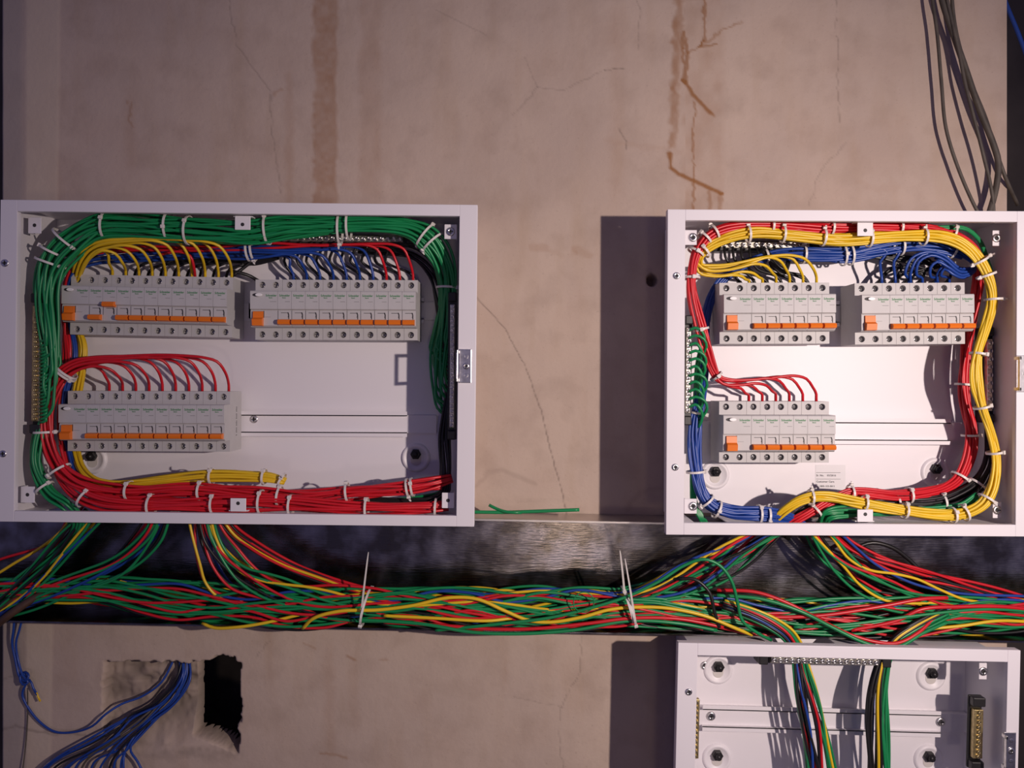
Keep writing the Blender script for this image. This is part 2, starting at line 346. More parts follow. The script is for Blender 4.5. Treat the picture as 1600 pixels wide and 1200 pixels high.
    c = mix(attr('rust'), c, (0.27, 0.115, 0.035), 0.95); c = mix(attr('crack'), c, (0.16, 0.12, 0.10)); c = mix(attr('recess_dark'), c, (0.15, 0.12, 0.095), 0.8)
    nt.links.new(c, b.inputs['Base Color'])
    bp = N.new('ShaderNodeBump'); bp.inputs['Strength'].default_value = 0.25; bp.inputs['Distance'].default_value = 0.002; nt.links.new(noise(120, 6), bp.inputs['Height']); nt.links.new(bp.outputs[0], b.inputs['Normal'])
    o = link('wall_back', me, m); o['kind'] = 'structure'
build_wall()
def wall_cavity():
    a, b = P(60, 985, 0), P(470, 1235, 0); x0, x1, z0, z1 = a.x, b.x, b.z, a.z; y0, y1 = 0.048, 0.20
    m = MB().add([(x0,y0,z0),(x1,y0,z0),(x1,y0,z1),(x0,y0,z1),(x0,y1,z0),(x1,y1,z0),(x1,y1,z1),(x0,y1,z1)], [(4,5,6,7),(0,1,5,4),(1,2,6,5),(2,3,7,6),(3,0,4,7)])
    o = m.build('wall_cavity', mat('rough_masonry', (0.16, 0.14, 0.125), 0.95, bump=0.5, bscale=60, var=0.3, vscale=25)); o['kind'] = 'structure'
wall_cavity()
dk = mat('dark_far_wall', (0.06, 0.05, 0.045), 0.9, var=0.3, vscale=8); fl = mat('concrete_floor', (0.2, 0.18, 0.16), 0.9, var=0.3, vscale=6)
o = MB().box(-2.2, 2.2, 0.34, 0.40, 0, 2.76).build('wall_far', dk); o['kind'] = 'structure'
o = MB().box(-2.2, 2.2, -3.2, 0.40, -0.05, 0).build('floor', fl); o['kind'] = 'structure'

# ------------------------------------------------------------------ small fittings
def screw_mb(mb, x, z, y, r=0.0042, h=0.0016):
    """domed cross-head screw facing the viewer, seated at y"""
    mb.lathe((x, z), [(r, y), (r, y - h*0.4), (r*0.8, y - h*0.9), (r*0.35, y - h), (r*0.3, y - h*0.4), (0.0001, y - h*0.35)], 14)
    return mb
def slot_mb(x, z, y, r): return MB().box(x-r*0.6, x+r*0.6, y-0.0003, y, z-r*0.12, z+r*0.12).box(x-r*0.12, x+r*0.12, y-0.0003, y, z-r*0.6, z+r*0.6)
def add_screw(parent, x, z, y, r=0.0042):
    s = screw_mb(MB(), x, z, y, r).build('screw', M['steel'], parent)
    slot_mb(x, z, y - 0.0017, r).build('cross_slot', M['dark'], s); return s

class Box:
    """a wall-mounted sheet-steel enclosure with its cover off"""
    def __init__(s, corners, inner, d, plate, label, ang, offs, bottom_gaps=(), top_gaps=()):
        tl, tr, br, bl = [P(x, y, d) for x, y in corners]; s.d = d; s.plate = plate
        c = (tl + tr + br + bl) / 4; W = ((tr - tl).length + (br - bl).length) / 2; H = ((bl - tl).length + (br - tr).length) / 2
        s.ang = math.radians(ang); s.o = Vector((c.x, 0, c.z)); s.W, s.H = W, H
        s.root = tag(empty('distribution_box', s.o, s.ang), label, 'electrical box')
        ix0, ix1 = s.L(inner[0], inner[1], d)[0], s.L(inner[2], inner[3], d)[0]; iz1, iz0 = s.L(inner[0], inner[1], d)[1], s.L(inner[2], inner[3], d)[1]
        s.inner = (ix0, ix1, iz0, iz1); y = -d / 1000
        f = MB()   # flanged cover frame with turned-back edges
        x0, x1, z0, z1, t = -W/2, W/2, -H/2, H/2, 0.0016
        f.box(x0, ix0, y, y+t, z0, z1).box(ix1, x1, y, y+t, z0, z1).box(ix0, ix1, y, y+t, iz1, z1).box(ix0, ix1, y, y+t, z0, iz0)
        f.box(x0, x0+t, y+t, y+0.012, z0, z1).box(x1-t, x1, y+t, y+0.012, z0, z1).box(x0, x1, y+t, y+0.012, z1-t, z1).box(x0, x1, y+t, y+0.012, z0, z0+t)
        e = 0.0012
        f.box(ix0-e, ix0, y+t, y+0.008, iz0, iz1).box(ix1, ix1+e, y+t, y+0.008, iz0, iz1).box(ix0, ix1, y+t, y+0.008, iz1, iz1+e).box(ix0, ix1, y+t, y+0.008, iz0-e, iz0)
        f.build('front_frame', M['coat'], s.root, 0.0005)
        l, r, tp, bt = [v / 1000 for v in offs]; s.sh = (ix0-l, ix1+r, iz0-bt, iz1+tp); X0, X1, Z0, Z1 = s.sh; yb = y + 0.009; w = 0.0012; pl = -plate/1000
        b = MB(); b.box(X0-w, X1+w, -0.004 if plate < 15 else pl+0.001, -0.003 if plate < 15 else pl+0.002, Z0-w, Z1+w) if False else None
        b.box(X0-w, X0, yb, -0.001, Z0-w, Z1+w).box(X1, X1+w, yb, -0.001, Z0-w, Z1+w)
        def seg(z0, z1, gaps):
            e = [X0] + [v for g in gaps for v in (s.L(g[0], 800 if z0 < 0 else 1030, 60)[0], s.L(g[1], 800 if z0 < 0 else 1030, 60)[0])] + [X1]
            for i in range(0, len(e), 2): b.box(e[i], e[i+1], yb, -0.001, z0, z1)
            for i in range(1, len(e)-1, 2): b.box(e[i], e[i+1], yb, yb+0.006, z0, z1)
        seg(Z0-w, Z0, bottom_gaps); seg(Z1, Z1+w, top_gaps)
        b.build('side_walls', M['coat'], s.root)
        s.holes = []
    def L(s, px, py, d):
        v = Matrix.Rotation(-s.ang, 3, 'Y') @ (P(px, py, d) - s.o); return v.x, v.z
    def back(s, holes):
        """back plate with pressed dimples and keyhole slots that show the wall bolts"""
        X0, X1, Z0, Z1 = s.sh; y = -s.plate / 1000
        MB().box(X0, X1, y, -0.001 if s.plate < 25 else y + 0.004, Z0, Z1).build('back_plate', M['coat'], s.root)
        for px, py in holes:
            x, z = s.L(px, py, s.plate)
            h = MB().lathe((x, z), [(0.0205, y), (0.0190, y-0.0030), (0.0165, y-0.0036), (0.0150, y-0.0030), (0.0120, y-0.0006), (0.0, y-0.0006)], 32).build('mounting_dimple', M['coat'], s.root)
            MB().prism_y([(x + 0.0072*math.cos(a), z - 0.004 + 0.0072*math.sin(a)) for a in [i*math.pi/10 for i in range(10, 21)]] + [(x+0.0072, z+0.006), (x-0.0072, z+0.006)], y-0.0012, y-0.0004).build('keyhole_slot', M['side'], h)
            bt = MB().lathe((x, z+0.005), [(0.0075, y-0.0012), (0.0075, y-0.006), (0.0055, y-0.0072), (0.0, y-0.0072)], 6, False).lathe((x, z+0.005), [(0.004, y-0.007), (0.004, y-0.012), (0.0, y-0.0125)], 12)
            bt.build('wall_bolt', M['bolt'], h)
    def tab(s, px, py, d, w, h, vert, hole=True, screw=False):
        x, z = s.L(px, py, d); y = -d/1000; w /= 2000; h /= 2000
        m = MB().prism_y([(x-w, z-h), (x+w, z-h), (x+w, z+h), (x-w, z+h)], y, y+0.0014)
        zz = {'t': (z+h-0.0015, z+h), 'b': (z-h, z-h+0.0015)}.get(vert)
        if zz: m.box(x-w*1.25, x+w*1.25, y+0.0014, y+0.012, *zz)
        else: m.box(*((x-w, x-w+0.0015) if vert == 'l' else (x+w-0.0015, x+w)), y+0.0014, y+0.014, z-h, z+h)
        t = m.build('mounting_tab', M['coat'], s.root, 0.0006)
        if screw: add_screw(t, x + (w*0.35 if vert == 'l' else 0), z, y, 0.0058)
        elif hole: MB().lathe((x, z - h*0.25*(1 if vert == 't' else -1 if vert == 'b' else 0)), [(0.0024, y-0.0002), (0.0, y-0.0002)], 12).build('tab_hole', M['dark'], t)
    def face_screw(s, px, py, r=0.0046):
        x, z = s.L(px, py, s.d); add_screw(s.root, x, z, -s.d/1000, r)
    def plate_screw(s, px, py, r=0.0052, d=None):
        d = d or s.plate; x, z = s.L(px, py, d); add_screw(s.root, x, z, -d/1000, r)
    def rail(s, px0, py0, px1, py1, d, lip_inset=0.0):
        """top-hat rail whose lips stand at depth d"""
        a, b = P(px0, py0, d), P(px1, py1, d); c = (a + b) / 2; Lh = (b - a).length / 2; an = math.atan2(-(b.z - a.z), b.x - a.x)
        q = MB(); yl = -d/1000; yb = -s.plate/1000
        q.box(-Lh-0.012, Lh+0.04, yl+0.0062, yb, -0.0125, 0.0125)
        for sg in (-1, 1):
            zz = sorted((sg*0.0125, sg*0.0112)); q.box(-Lh, Lh, yl, yl+0.0062, *zz)
            zz = sorted((sg*0.0112, sg*0.0175)); q.box(-Lh, Lh, yl, yl+0.0012, *zz)
        o = q.build('mounting_rail', M['coat'], s.root)
        inv = Matrix.Rotation(-s.ang, 3, 'Y'); loc = inv @ (Vector((c.x, 0, c.z)) - s.o); o.location = loc; o.rotation_euler = (0, an - s.ang, 0)
    def latch(s, px, py, w, h, bail=None, fold=False):
        x, z = s.L(px, py, s.d); y = -s.d/1000; w /= 2000; h /= 2000
        t = MB().box(x-w, x+w, y-0.0015, y-0.0001, z-h, z+h).build('latch_plate', M['steel'], s.root, 0.0008)
        add_screw(t, x+w*0.15, z, y-0.0015, 0.0042)
        for sg in (-1, 1): MB().lathe((x+w*0.2, z+sg*h*0.56), [(0.0026, y-0.0018), (0.0022, y-0.0019), (0.0, y-0.0017)], 12).build('rivet', M['steel'], t)
        if bail:   # keeper loop that stands off the cover frame
            xx = x - w - 0.0005; hh = h*0.93; r = 0.0022
            MB().box(xx-r, xx, y-bail, y, z+hh-2*r, z+hh).box(xx-r, xx, y-bail, y, z-hh, z-hh+2*r).box(xx-r, xx, y-bail, y-bail+2*r, z-hh, z+hh).build('keeper_loop', M['steel'], t, 0.0005)

BX1 = Box([(2, 311), (747, 321), (740, 823), (-6, 815)], (27, 330, 713, 806), 112, 12, 'largest open white electrical box, at the left, with a thick green wire bundle', 0.62, (8, 8, 10, 4), bottom_gaps=[(85, 275), (288, 360)])
BX2 = Box([(1042, 328), (1615, 329), (1616, 840), (1042, 834)], (1071, 344, 1587, 820), 125, 20, 'square open white electrical box on the right, crossed by yellow and red wire bundles', 0.3, (0.5, 8, 10, 4), bottom_gaps=[(1075, 1125), (1190, 1340)])
BX3 = Box([(1060, 1004), (1595, 1017), (1584, 1500), (1049, 1487)], (1090, 1024, 1565, 1478), 124, 26, 'lower right open white electrical box without breakers, two wire bunches through it', 1.25, (0, 4, 0, 4), top_gaps=[(1205, 1300), (1340, 1430)])
BX1.back([(145, 718), (650, 715)])
BX2.back([(1117, 742), (1461, 738)])
BX3.back([(1122, 1046), (1454, 1056), (1120, 1184), (1450, 1186)])
# cover tabs, corner tabs, screws, latches
BX1.tab(379, 348, 104, 20, 18, 't'); BX1.tab(372, 789, 111, 20, 17, 'b'); BX1.tab(54, 352, 96, 17, 21, 'l'); BX1.tab(43, 773, 98, 18, 21, 'l'); BX1.tab(704, 362, 96, 16, 19, 'r', screw=True); BX1.tab(700, 782, 96, 16, 20, 'r')
BX1.face_screw(5, 709); BX1.face_screw(8, 411, 0.005); BX1.latch(727, 572, 16, 43, bail=0.018)
BX2.tab(1352, 357, 112, 20, 19, 't'); BX2.tab(1352, 806, 112, 20, 16, 'b'); BX2.tab(1079, 371, 112, 16, 19, 'l', screw=True); BX2.tab(1079, 791, 112, 16, 19, 'l', screw=True); BX2.tab(1557, 372, 96, 10, 20, 'r', screw=True); BX2.tab(1558, 797, 96, 11, 21, 'r', screw=True)
BX2.face_screw(1057, 431); BX2.face_screw(1055, 730); BX2.latch(1601, 584, 22, 46, bail=0.012)
BX3.tab(1536, 1049, 100, 10, 21, 'r', screw=True); BX3.face_screw(1076, 1081); BX3.latch(1577, 1172, 15, 46, bail=0.010); BX3.plate_screw(1101, 1040, 0.006)
# rails
BX1.rail(100, 487, 372, 487, 22); BX1.rail(400, 483, 662, 485, 22); BX1.rail(105, 661, 636, 663, 22); BX1.plate_screw(397, 655, 0.0056, 16); BX1.plate_screw(672, 659, 0.0046, 13)
BX2.rail(1112, 490, 1312, 490, 38); BX2.rail(1330, 490, 1520, 490, 38); BX2.rail(1112, 673, 1486, 675, 38); BX2.plate_screw(1491, 673, 0.0046, 21)
BX3.rail(1098, 1122, 1470, 1132, 42); BX3.plate_screw(1111, 1119, 0.0062, 36.5); BX3.plate_screw(1470, 1128, 0.0062, 37)
def label_sticker():
    d = BX2.plate; x0, z1 = BX2.L(1274, 726, d); x1, z0 = BX2.L(1321, 771, d); y = -d/1000
    t = MB().box(x0, x1, y-0.0003, y, z0, z1).build('label_sticker', M['paper'], BX2.root)
    k = (x1-x0)/47; mb = MB(); yy = y-0.0004
    for py in (738.3, 748.4): mb.box(x0+k, x0+39*k, yy-0.0001, yy+0.0001, z1-(py-726)*k-0.0002, z1-(py-726)*k+0.0002)
    text_mb(mb, 'Sr. No.', 0.0036, x0+1.2*k, yy, z1-18*k, width=12*k); text_mb(mb, '03/2016', 0.0036, x0+18*k, yy, z1-18*k, width=14*k)
    text_mb(mb, 'Customer Care', 0.0036, x0+1.2*k, yy, z1-27.6*k, width=28*k); text_mb(mb, '1800-103-0011', 0.0033, x0+6*k, yy, z1-34.6*k, width=23*k)
    mb.build('printed_text', M['black_ink'], t)
label_sticker()

# ------------------------------------------------------------------ breakers: local x across, z up, y = 0 on the rail, towards the viewer is -y
MOD = 0.018
def holed_face(mb, x0, x1, z0, z1, y, cz, r, depth=0.0065):
    """terminal face with a round screw well"""
    n = 16; cx = (x0+x1)/2; vs = []; fs = []
    for k in range(n):
        a = 2*math.pi*k/n; c, s_ = math.cos(a), math.sin(a); vs.append((cx + r*c, y, cz + r*s_))
    for k in range(n):
        a = 2*math.pi*k/n; c, s_ = math.cos(a), math.sin(a)
        tx = ((x1-cx) if c > 0 else (cx-x0)) / max(abs(c), 1e-6); tz = ((z1-cz) if s_ > 0 else (cz-z0)) / max(abs(s_), 1e-6); t = min(tx, tz); vs.append((cx + t*c, y, cz + t*s_))
    vs += [(x1, y, z1), (x0, y, z1), (x0, y, z0), (x1, y, z0)]
    cs = [math.atan2(z1-cz, x1-cx), math.atan2(z1-cz, x0-cx), math.atan2(z0-cz, x0-cx) % (2*math.pi), math.atan2(z0-cz, x1-cx) % (2*math.pi)]
    for k in range(n):
        j = (k+1) % n; a0, a1 = 2*math.pi*k/n, 2*math.pi*(k+1)/n; f = [k, n+k]
        for q, ca in enumerate(cs):
            if a0 + 1e-6 < ca < a1 - 1e-6: f.append(2*n+q)
        fs.append(tuple(f + [n+j, j]))
    for k in range(n): vs.append((vs[k][0], y + depth, vs[k][2]))
    o = 2*n + 4
    for k in range(n): fs.append((k, (k+1) % n, o+(k+1) % n, o+k))
    fs.append(tuple(o+k for k in range(n)))
    mb.add(vs, fs)
def breaker_body(nm, mods):
    w = mods*MOD - 0.0003; x0 = 0.00015; y1, y2, y3 = -0.044, -0.0655, -0.0635
    prof = [(0, -0.040), (y1, -0.040), (y1, -0.0245), (y3+0.003, -0.0245), (y3, -0.0225), (y3, -0.0030), (y3+0.0012, -0.0018), (y2, -0.0012), (y2, 0.0215), (y2+0.001, 0.0228), (y1, 0.0228), (y1, 0.040), (0, 0.040)]
    n = len(prof); mb = MB(); vs = [(x0, y, z) for y, z in prof] + [(x0+w, y, z) for y, z in prof]
    fs = [(i, (i+1) % n, n+(i+1) % n, n+i) for i in range(n) if i not in (1, 10)] + [tuple(range(n-1, -1, -1)), tuple(range(n, 2*n))]
    mb.add(vs, fs)
    for k in range(mods):
        a, b = x0 + w*k/mods, x0 + w*(k+1)/mods
        holed_face(mb, a, b, 0.0228, 0.040, y1, 0.0330, 0.0042); holed_face(mb, a, b, -0.040, -0.0245, y1, -0.0330, 0.0042)
    return mb
Y2, Y3 = -0.0655, -0.0635
def toggle_mb(x0, x1, zc, h, proud):
    y = Y3; return MB().prism_x([(y+0.001, zc-h/2), (y-proud, zc-h/2+0.0012), (y-proud-0.0012, zc), (y-proud*0.93, zc+h/2-0.001), (y+0.001, zc+h/2)], x0, x1)
def term_screws(root, mods):
    for k in range(mods):
        cx = (k+0.5)*MOD
        for cz in (0.033, -0.033):
            an = random.uniform(0, 3.1); s_ = MB().lathe((cx, cz), [(0.0036, -0.0375), (0.0036, -0.0392), (0.0030, -0.0400), (0.0, -0.0400)], 14).build('terminal_screw', M['steel'], root)
            m = MB(); c, sn = math.cos(an), math.sin(an)
            for (ax, az) in ((c, sn), (-sn, c)):
                px_, pz_ = -az, ax; q = []
                for u, v in ((-1, -1), (1, -1), (1, 1), (-1, 1)): q.append((cx + ax*u*0.0028 + px_*v*0.0005, cz + az*u*0.0028 + pz_*v*0.0005))
                m.prism_y(q, -0.0404, -0.0399)
            m.build('cross_slot', M['dark'], s_)
def brand(root, x, w, z):
    m = MB(); text_mb(m, 'Schneider', 0.0040, x, Y2-0.0002, z, width=w); text_mb(m, 'Electric', 0.0022, x+w*0.28, Y2-0.0002, z-0.0024, width=w*0.34); m.build('brand_lettering', M['green_ink'], root)
def make_mcb(up=False):
    root = empty('circuit_breaker', (0, 0, 0))
    breaker_body('body', 1).build('body', M['grey'], root)
    zc = -0.0010 if up else -0.0182
    toggle_mb(0.0014, 0.0166, zc, 0.0080, 0.0070).build('toggle', M['orange'], root)
    sl = MB().box(0.0040, 0.0128, Y3-0.0003, Y3+0.0002, -0.0062, -0.0056).prism_y([(0.0122, -0.0053), (0.0138, -0.0053), (0.0146, -0.0085), (0.0146, -0.0140), (0.0136, -0.0140), (0.0136, -0.0118), (0.0128, -0.0116), (0.0134, -0.0098), (0.0132, -0.0080)], Y3-0.0003, Y3+0.0002)
    sl.box(-0.0001, 0.0003, Y3-0.0003, Y3+0.0002, -0.0145, -0.0030)
    sl.build('toggle_slot', M['dark'], root)
    brand(root, 0.0022, 0.0138, 0.0152)
    MB().box(0.0098, 0.0160, Y2-0.0002, Y2+0.0001, 0.0083, 0.0088).build('rating_print', M['grey_ink'], root)
    term_screws(root, 1); KIDS[root] = list(root.children); return root
def make_rccb():
    root = empty('residual_current_breaker', (0, 0, 0))
    breaker_body('body', 2).build('body', M['grey'], root)
    t = MB().prism_x([(Y3+0.001, -0.0235), (Y3-0.0062, -0.0228), (Y3-0.0075, -0.0150), (Y3-0.0030, -0.0125), (Y3-0.0025, -0.0045), (Y3+0.001, -0.0035)], 0.0040, 0.0172)
    t.build('toggle', M['orange'], root)
    MB().box(0.0172, 0.0180, Y3-0.0003, Y3+0.0002, -0.0125, -0.0035).build('toggle_slot', M['dark'], root)
    el = lambda cx, rx, rz, zc: [(cx + rx*math.cos(a), zc + rz*math.sin(a)) for a in [i*math.pi/12 for i in range(24)]]
    b = MB().prism_y(el(0.0098, 0.0066, 0.0024, 0.0172), Y2-0.0003, Y2+0.0002).build('button_recess', M['dark'], root)
    MB().prism_y(el(0.0118, 0.0046, 0.0022, 0.0172), Y2-0.0022, Y2).build('test_button', M['white_plastic'], root, 0.0005)
    brand(root, 0.0205, 0.0142, 0.0152)
    MB().box(0.0260, 0.0342, Y2-0.0002, Y2+0.0001, 0.0083, 0.0088).box(0.0190, 0.0265, Y3-0.0002, Y3+0.0001, -0.0115, -0.0111).build('rating_print', M['grey_ink'], root)
    term_screws(root, 2); KIDS[root] = list(root.children); return root
random.seed(5)
MCB = [make_mcb(), make_mcb(), make_mcb()]; MCB_UP = make_mcb(True); RCCB = [make_rccb(), make_rccb()]
FIRST = {}
ROWS = {}
def row(key, s0, s1, rail_d, n_mcb, where, up=()):
    """breakers along a rail; s0, s1 = where the first and the last upper terminal screws are seen"""
    d = rail_d + 44; a, b = P(*s0, d), P(*s1, d); n = n_mcb + 2; an = math.atan2(-(b.z-a.z), b.x-a.x); c = (a+b)/2
    ux = Vector((math.cos(an), 0, -math.sin(an))); uz = Vector((math.sin(an), 0, math.cos(an)))
    org = c - ux*(n*MOD/2) - uz*0.033; org.y = -rail_d/1000
    ROWS[key] = [org + ux*((i+0.5)*MOD) + uz*0.0395 + Vector((0, -0.024, 0)) for i in range(n)]
    def put(src, x, label, group):
        if src not in FIRST: FIRST[src] = 1; o = src
        else: o = copy_tree(src)
        o.location = org + ux*x; o.rotation_euler = (0, an, 0)
        if src in (MCB[0], MCB[1], MCB[2], MCB_UP): tag(o, label, 'circuit breaker', group)
        else: tag(o, label, 'residual current breaker', group)
        return o
    put(RCCB[len(ROWS) % 2], 0, f'wide two-pole breaker with tall orange toggle, first in {where}', 'wide residual current breakers')
    for i in range(n_mcb):
        u = i in up
        lab = (f'grey breaker with raised orange toggle, second narrow one in {where}' if u else
               f'grey single-pole breaker with orange toggle down, {ORD[i]} narrow one in {where}')
        o = put(MCB_UP if u else MCB[(i*7+len(ROWS)) % 3], (i+2)*MOD, lab, f'single-pole breakers in {where}')
    return o
row('1a', (122, 437), (353, 441.5), 20, 10, "left box's top-left row", up=(1,))
row('1b', (409, 445), (643, 446), 22, 10, "left box's top-right row")
last = row('1c', (116, 619), (349.5, 620), 22, 10, "left box's bottom row")
m = MB()
for i in range(22):
    z = 0.020 - i*0.0019
    if (i*7) % 5 != 0: m.box(0.01788, 0.01793, -0.0205 if i % 3 else -0.0213, -0.0172, z, z+0.0010)
m.build('side_print', M['black_ink'], last)
row('2a', (1134.8, 450.3), (1285, 449.8), 38, 6, "right box's top-left row")
row('2b', (1345.6, 451), (1497, 450), 40, 6, "right box's top-right row")
row('2c', (1134, 635.6), (1284.8, 635.8), 38, 6, "right box's bottom row")

# ------------------------------------------------------------------ terminal bars
def terminal_bar(px0, py0, px1, py1, d, n, label, metal='tin', w=8.5, base=True, group=None, plate=12, bdep=0.022):
    a, b = P(px0, py0, d), P(px1, py1, d); c = (a+b)/2; Lh = (b-a).length/2; an = math.atan2(-(b.z-a.z), b.x-a.x); w /= 2000
    r = tag(empty('terminal_bar', c, an), label, 'terminal bar', group); bk = (d-plate)/1000
    if base:
        MB().box(-Lh-0.016, Lh+0.016, 0.0055, min(bk, bdep), -w-0.003, w+0.003).build('insulating_base', M['black_plastic'], r, 0.002)
        for sx in (-1, 1): MB().box(sx*(Lh+0.010)-0.006, sx*(Lh+0.010)+0.006, -0.004, 0.0055, -w-0.002, w+0.002).build('end_stand', M['black_plastic'], r, 0.0015)
        if bk > bdep + 0.002:
            for sx in (-1, 1): MB().box(sx*(Lh+0.006)-0.005, sx*(Lh+0.006)+0.005, bdep-0.0005, bk, -w, w).build('bracket', M['coat'], r)
    MB().box(-Lh, Lh, -0.0025, 0.0055, -w, w).build('metal_bar', M[metal], r, 0.0006)
    for i in range(n):
        x = -Lh + (i+0.5)*2*Lh/n; rr = min(0.0036, Lh/n*0.82)
        s_ = screw_mb(MB(), x, 0.0003*(-1)**i, -0.0025, rr, 0.0030).build('clamp_screw', M['steel' if metal != 'brass' else 'brass'], r)
        if n < 20: MB().box(x-rr*0.7, x+rr*0.7, -0.0057, -0.0053, -0.0004, 0.0004).build('slot', M['dark'], s_)
    return r
terminal_bar(59, 478, 57, 658, 92, 24, "long brass terminal bar upright on the left side inside the left box", 'brass', 11, plate=86)
terminal_bar(707, 476, 706, 668, 76, 26, "long terminal bar upright on the shaded right side of the left box", 'tin', 6, plate=72)
terminal_bar(440, 372, 630, 374, 52, 20, "terminal bar at the top of the left box, above its blue wires", 'tin', 8)
terminal_bar(1126, 383, 1264, 383, 52, 14, "terminal bar at the top of the right box, under yellow wires", 'tin', 8, plate=20)
terminal_bar(1342, 381, 1392, 381, 52, 6, "short terminal bar at the top of the right box, above blue wires", 'tin', 8, plate=20)
terminal_bar(1076, 512, 1074, 645, 96, 16, "terminal bar with green wires at the left edge of the right box", 'tin', 6, plate=90)
terminal_bar(1545, 530, 1545, 642, 70, 9, "dark terminal bar upright on the right side of the right box", 'tin', 7, plate=20)
terminal_bar(1204, 1030, 1372, 1034, 84, 18, "terminal bar across the top of the lower right box", 'tin', 9, plate=26)
terminal_bar(1088, 1092, 1086, 1184, 90, 12, "brass terminal bar at the left edge of the lower right box", 'brass', 8, base=False, plate=86)
terminal_bar(1528, 1108, 1526, 1184, 90, 10, "brass terminal bar on the right side of the lower right box", 'brass', 12, plate=80, bdep=0.010)

# ------------------------------------------------------------------ metal tray
def build_tray():
    c = P(800, 900, 60); o = Vector((0, 0, c.z)); an = math.radians(1.15)
    m = bpy.data.materials.new('galvanised_steel'); m.use_nodes = True; nt = m.node_tree; N = nt.nodes; b = N['Principled BSDF']
    b.inputs['Metallic'].default_value = 1.0
    tc = N.new('ShaderNodeTexCoord'); mp = N.new('ShaderNodeMapping'); nt.links.new(tc.outputs['Object'], mp.inputs[0])
    n1 = N.new('ShaderNodeTexNoise'); n1.inputs['Scale'].default_value = 26; n1.inputs['Detail'].default_value = 6; nt.links.new(mp.outputs[0], n1.inputs['Vector'])
    v = N.new('ShaderNodeTexVoronoi'); v.inputs['Scale'].default_value = 30; nt.links.new(mp.outputs[0], v.inputs['Vector'])
    r = N.new('ShaderNodeValToRGB'); r.color_ramp.elements[0].position = 0.42; r.color_ramp.elements[1].position = 0.68
    r.color_ramp.elements[0].color = (0.13, 0.115, 0.105, 1); r.color_ramp.elements[1].color = (0.30, 0.285, 0.31, 1)
    nt.links.new(n1.outputs['Fac'], r.inputs[0]); nt.links.new(r.outputs[0], b.inputs['Base Color'])
    mr = N.new('ShaderNodeMapRange'); mr.inputs['From Min'].default_value = 0.3; mr.inputs['From Max'].default_value = 0.7; mr.inputs['To Min'].default_value = 0.18; mr.inputs['To Max'].default_value = 0.27
    nt.links.new(n1.outputs['Fac'], mr.inputs['Value']); nt.links.new(mr.outputs[0], b.inputs['Roughness'])
    bp = N.new('ShaderNodeBump'); bp.inputs['Strength'].default_value = 0.10; bp.inputs['Distance'].default_value = 0.002
    mp2 = N.new('ShaderNodeMapping'); mp2.inputs['Scale'].default_value = (1, 1, 8); nt.links.new(tc.outputs['Object'], mp2.inputs[0])
    n2 = N.new('ShaderNodeTexNoise'); n2.inputs['Scale'].default_value = 60; nt.links.new(mp2.outputs[0], n2.inputs['Vector']); nt.links.new(n2.outputs['Fac'], bp.inputs['Height']); nt.links.new(bp.outputs[0], b.inputs['Normal'])
    root = tag(empty('cable_tray', o, an), 'long galvanised steel cable tray full of wires below the two upper boxes', 'cable tray')
    zn = mat('reflection_pale_zinc', (0.62, 0.58, 0.55), 0.34, 1.0, var=0.12, vscale=18)  # paler than the back sheet: the wall's reflection is put into the colour
    H, L = 0.0755, 0.80; lx = lambda px: (px - 800) * (D0 - 40) / F_PX / 1000
    MB().box(-L, L, -0.0022, -0.0010, -H, H).build('back_sheet', m, root)
    MB().box(-L, L, -0.060, -0.0022, -H, -H+0.0012).box(-L, L, -0.0600, -0.0590, -H+0.0012, -H+0.0022).build('lower_flange', m, root)
    t = MB()
    for a, b_ in ((-L, lx(78)), (lx(372), lx(1068)), (lx(1350), L)): t.box(a, b_, -0.060, -0.0022, H-0.0012, H).box(a, b_, -0.0600, -0.0590, H-0.0024, H-0.0012)
    t.build('upper_flange', zn, root)
build_tray()

